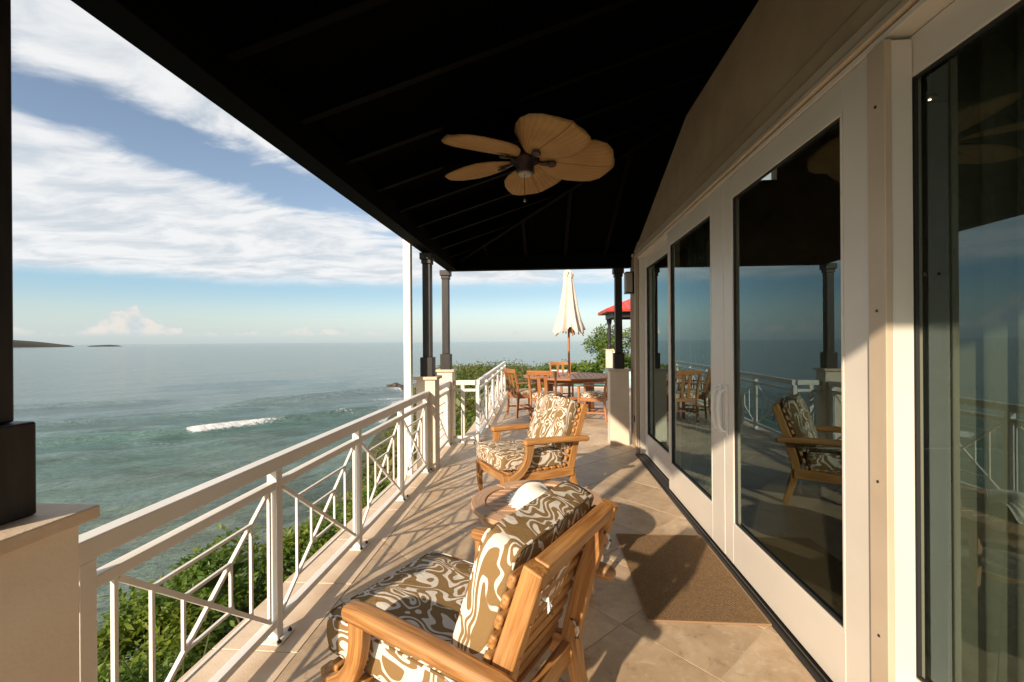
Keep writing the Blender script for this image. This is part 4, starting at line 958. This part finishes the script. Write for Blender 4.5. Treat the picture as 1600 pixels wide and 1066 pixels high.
# spiky fronds close to the deck at the bottom left
def fronds(n_, L, seed, name, label, loc, rz=0, wd=.022):
    rg = random.Random(seed); t = empty(name, label, 'plant', loc, rz)
    for i in range(n_):
        a = rg.uniform(0, 2*math.pi); l = L*rg.uniform(.6, 1.1); e = rg.uniform(.5, 1.25); mb = MB(); pts = []
        for q in range(8):
            u = q/7; r = l*u*math.cos(e)*(1+.1*u); z = l*(u*math.sin(e) - .45*u*u*math.cos(e)*1.2); pts.append((r*math.cos(a), r*math.sin(a), z))
        mb.sweep(pts, [wd*(1-.9*(q/7)**2) for q in range(8)], .002); mb.build('frond', M['frond'], t)
    return t
fronds(46, 1.15, 3, 'spiky_plant', 'spiky dark green fronds at the foot of the nearest pillar beyond the railing', (-2.35, 2.75, -1.35), 0)
fronds(40, 1.0, 5, 'spiky_plant', 'spiky fronds between the low shrubs under the first railing panel', (-2.3, 3.35, -1.6), 1.)
def palm_leaf(loc, rz, tilt, label):
    t = empty('fan_palm', label, 'palm', loc, rz); MB().sweep([(0, 0, -.9), (.05, 0, -.3), (.18, 0, .0)], [.03, .02, .014], [.03, .02, .014], n=6).build('stem', M['bark'], t)
    for i in range(26):
        a = R(-105+210*i/25); l = .42*(1-.12*abs(a)); c, s_ = math.cos(a), math.sin(a)
        MB().sweep([(.18, 0, 0), (.18+l*.5*c, l*.5*s_, .10), (.18+l*c, l*s_, .12-.05*abs(s_))], [.012, .026, .003], .002).build('leaflet', M['frond'], t)
    t.rotation_euler = (R(tilt), R(-40), rz)
palm_leaf((-3.25, 4.35, -1.0), -.6, 10, 'fan palm leaf among the shrubs in the first railing panel')
# headland scrub: one mass
def scrub_fn(n_, rg):
    cl = []
    while len(cl) < 2600:
        y_ = 12 + 62*rg.uniform(0, 1)**1.15; xb = -2.3-(y_-13)*.235
        x = rg.uniform(xb-4.5, xb + 4 + y_*.42)
        if y_ < 20.5 and x > -.9: continue
        cl.append((x, y_, ground_h(x, y_), (rg.uniform(.35, 1.0) + (.55 if rg.uniform() > .9 else 0))*(1+.008*y_)))
    cl = np.array(cl); k = rg.integers(0, len(cl), n_); d = rg.normal(size=(n_, 3)); d[:, 2] = np.abs(d[:, 2]); d /= np.linalg.norm(d, axis=1)[:, None]
    P = cl[k, :3] + d*(cl[k, 3]*rg.uniform(.55, 1.0, n_))[:, None]*np.array([1, 1, .95]); return P, d
hs = leaf_obj('headland_scrub', leaves(95000, scrub_fn, .26, 77, .6), M['scrub']); hs['kind'] = 'stuff'
# hillside undergrowth below the railing: one mass
def under_fn(n_, rg):
    y_ = rg.uniform(-1, 14, n_); x = -1.75 - rg.uniform(0, 1, n_)**1.3*9; z = np.array([ground_h(a, b) for a, b in zip(x, y_)]) + rg.uniform(0, .55, n_)
    d = rg.normal(size=(n_, 3))*.5; d[:, 2] = 1; d /= np.linalg.norm(d, axis=1)[:, None]; return np.stack([x, y_, z], 1), d
un = leaf_obj('hillside_undergrowth', leaves(42000, under_fn, .13, 78, .5), M['leaf']); un['kind'] = 'stuff'; un.data.materials[0] = M['frond']  # darker frond colour stands in for shade below the lit shrub tops
# trees by the pavilion
def tree(seed, x, y_, zb, zt, r, label, nl=7000):
    rg = np.random.default_rng(seed); t = empty('tree', label, 'tree', (x, y_, zb), 0, 'leafy trees beside the pavilion'); H_ = zt-zb
    cl = [(rg.normal()*r*.5, rg.normal()*r*.5, H_*rg.uniform(.45, .95), rg.uniform(.7, 1.2)) for _ in range(22)]
    leaf_obj('crown', leaves(nl, crown_fn(cl, r*.34), .16, seed, .5), M['leaf2'], t)
    mb = MB().sweep([(0, 0, -.3), (.05, .02, H_*.3), (0, .05, H_*.6)], [.16, .12, .07], [.16, .12, .07], n=7)
    for c in cl[:9]: mb.sweep([(.03, .02, H_*.3), (c[0]*.5, c[1]*.5, c[2]*.75), (c[0], c[1], c[2])], [.06, .04, .015], [.06, .04, .015], n=5)
    mb.build('trunk', M['bark'], t, smooth=True)
tree(31, 1.55, 19.2, -1.8, .50, .80, 'lower leafy tree left of the pavilion behind the dining table', 5200)
tree(32, 3.6, 24.5, -1.8, .8, 1.3, 'taller leafy tree directly behind the pavilion pedestal', 8000)
tree(33, 4.4, 25.5, -1.8, 2.2, 1.7, 'tree behind the right side of the pavilion', 7000)
tree(34, .9, 22.5, -2.0, .25, 1.0, 'low bushy tree seen above the dining table rim', 5000)

# ------------------------------------------------------------------ rocks in the sea
def rock(x, y_, sx, sy, sz, seed, label):
    bmx = bmesh.new(); bmesh.ops.create_icosphere(bmx, subdivisions=4, radius=1); mb = MB()
    for v in bmx.verts:
        n = 1 + .35*mnoise.noise(v.co*1.6+Vector((seed, 0, 0))) + .22*mnoise.noise(v.co*4+Vector((0, seed, 0)))+ .10*mnoise.noise(v.co*9+Vector((0, seed, 0)))
        mb.v.append((v.co.x*sx*n, v.co.y*sy*n, v.co.z*sz*n))
    mb.g = mb.v; mb.f = [tuple(v.index for v in f.verts) for f in bmx.faces]; bmx.free()
    o = mb.build('sea_rock', M['rock']); o.location = (x, y_, SEA+.1); tag(o, label, 'rock', 'dark rocks in the surf')
rock(-38.6, 115.5, 2.6, 1.3, 1.1, 1, 'flat dark rock farthest out in the white surf')
rock(-35.4, 112.2, 2.4, 1.2, .95, 5, 'dark rock nearer the downpipe in the surf')
rock(-34.0, 109.0, 1.9, 1.4, .8, 9, 'low dark rock at the edge of the surf touching the downpipe')
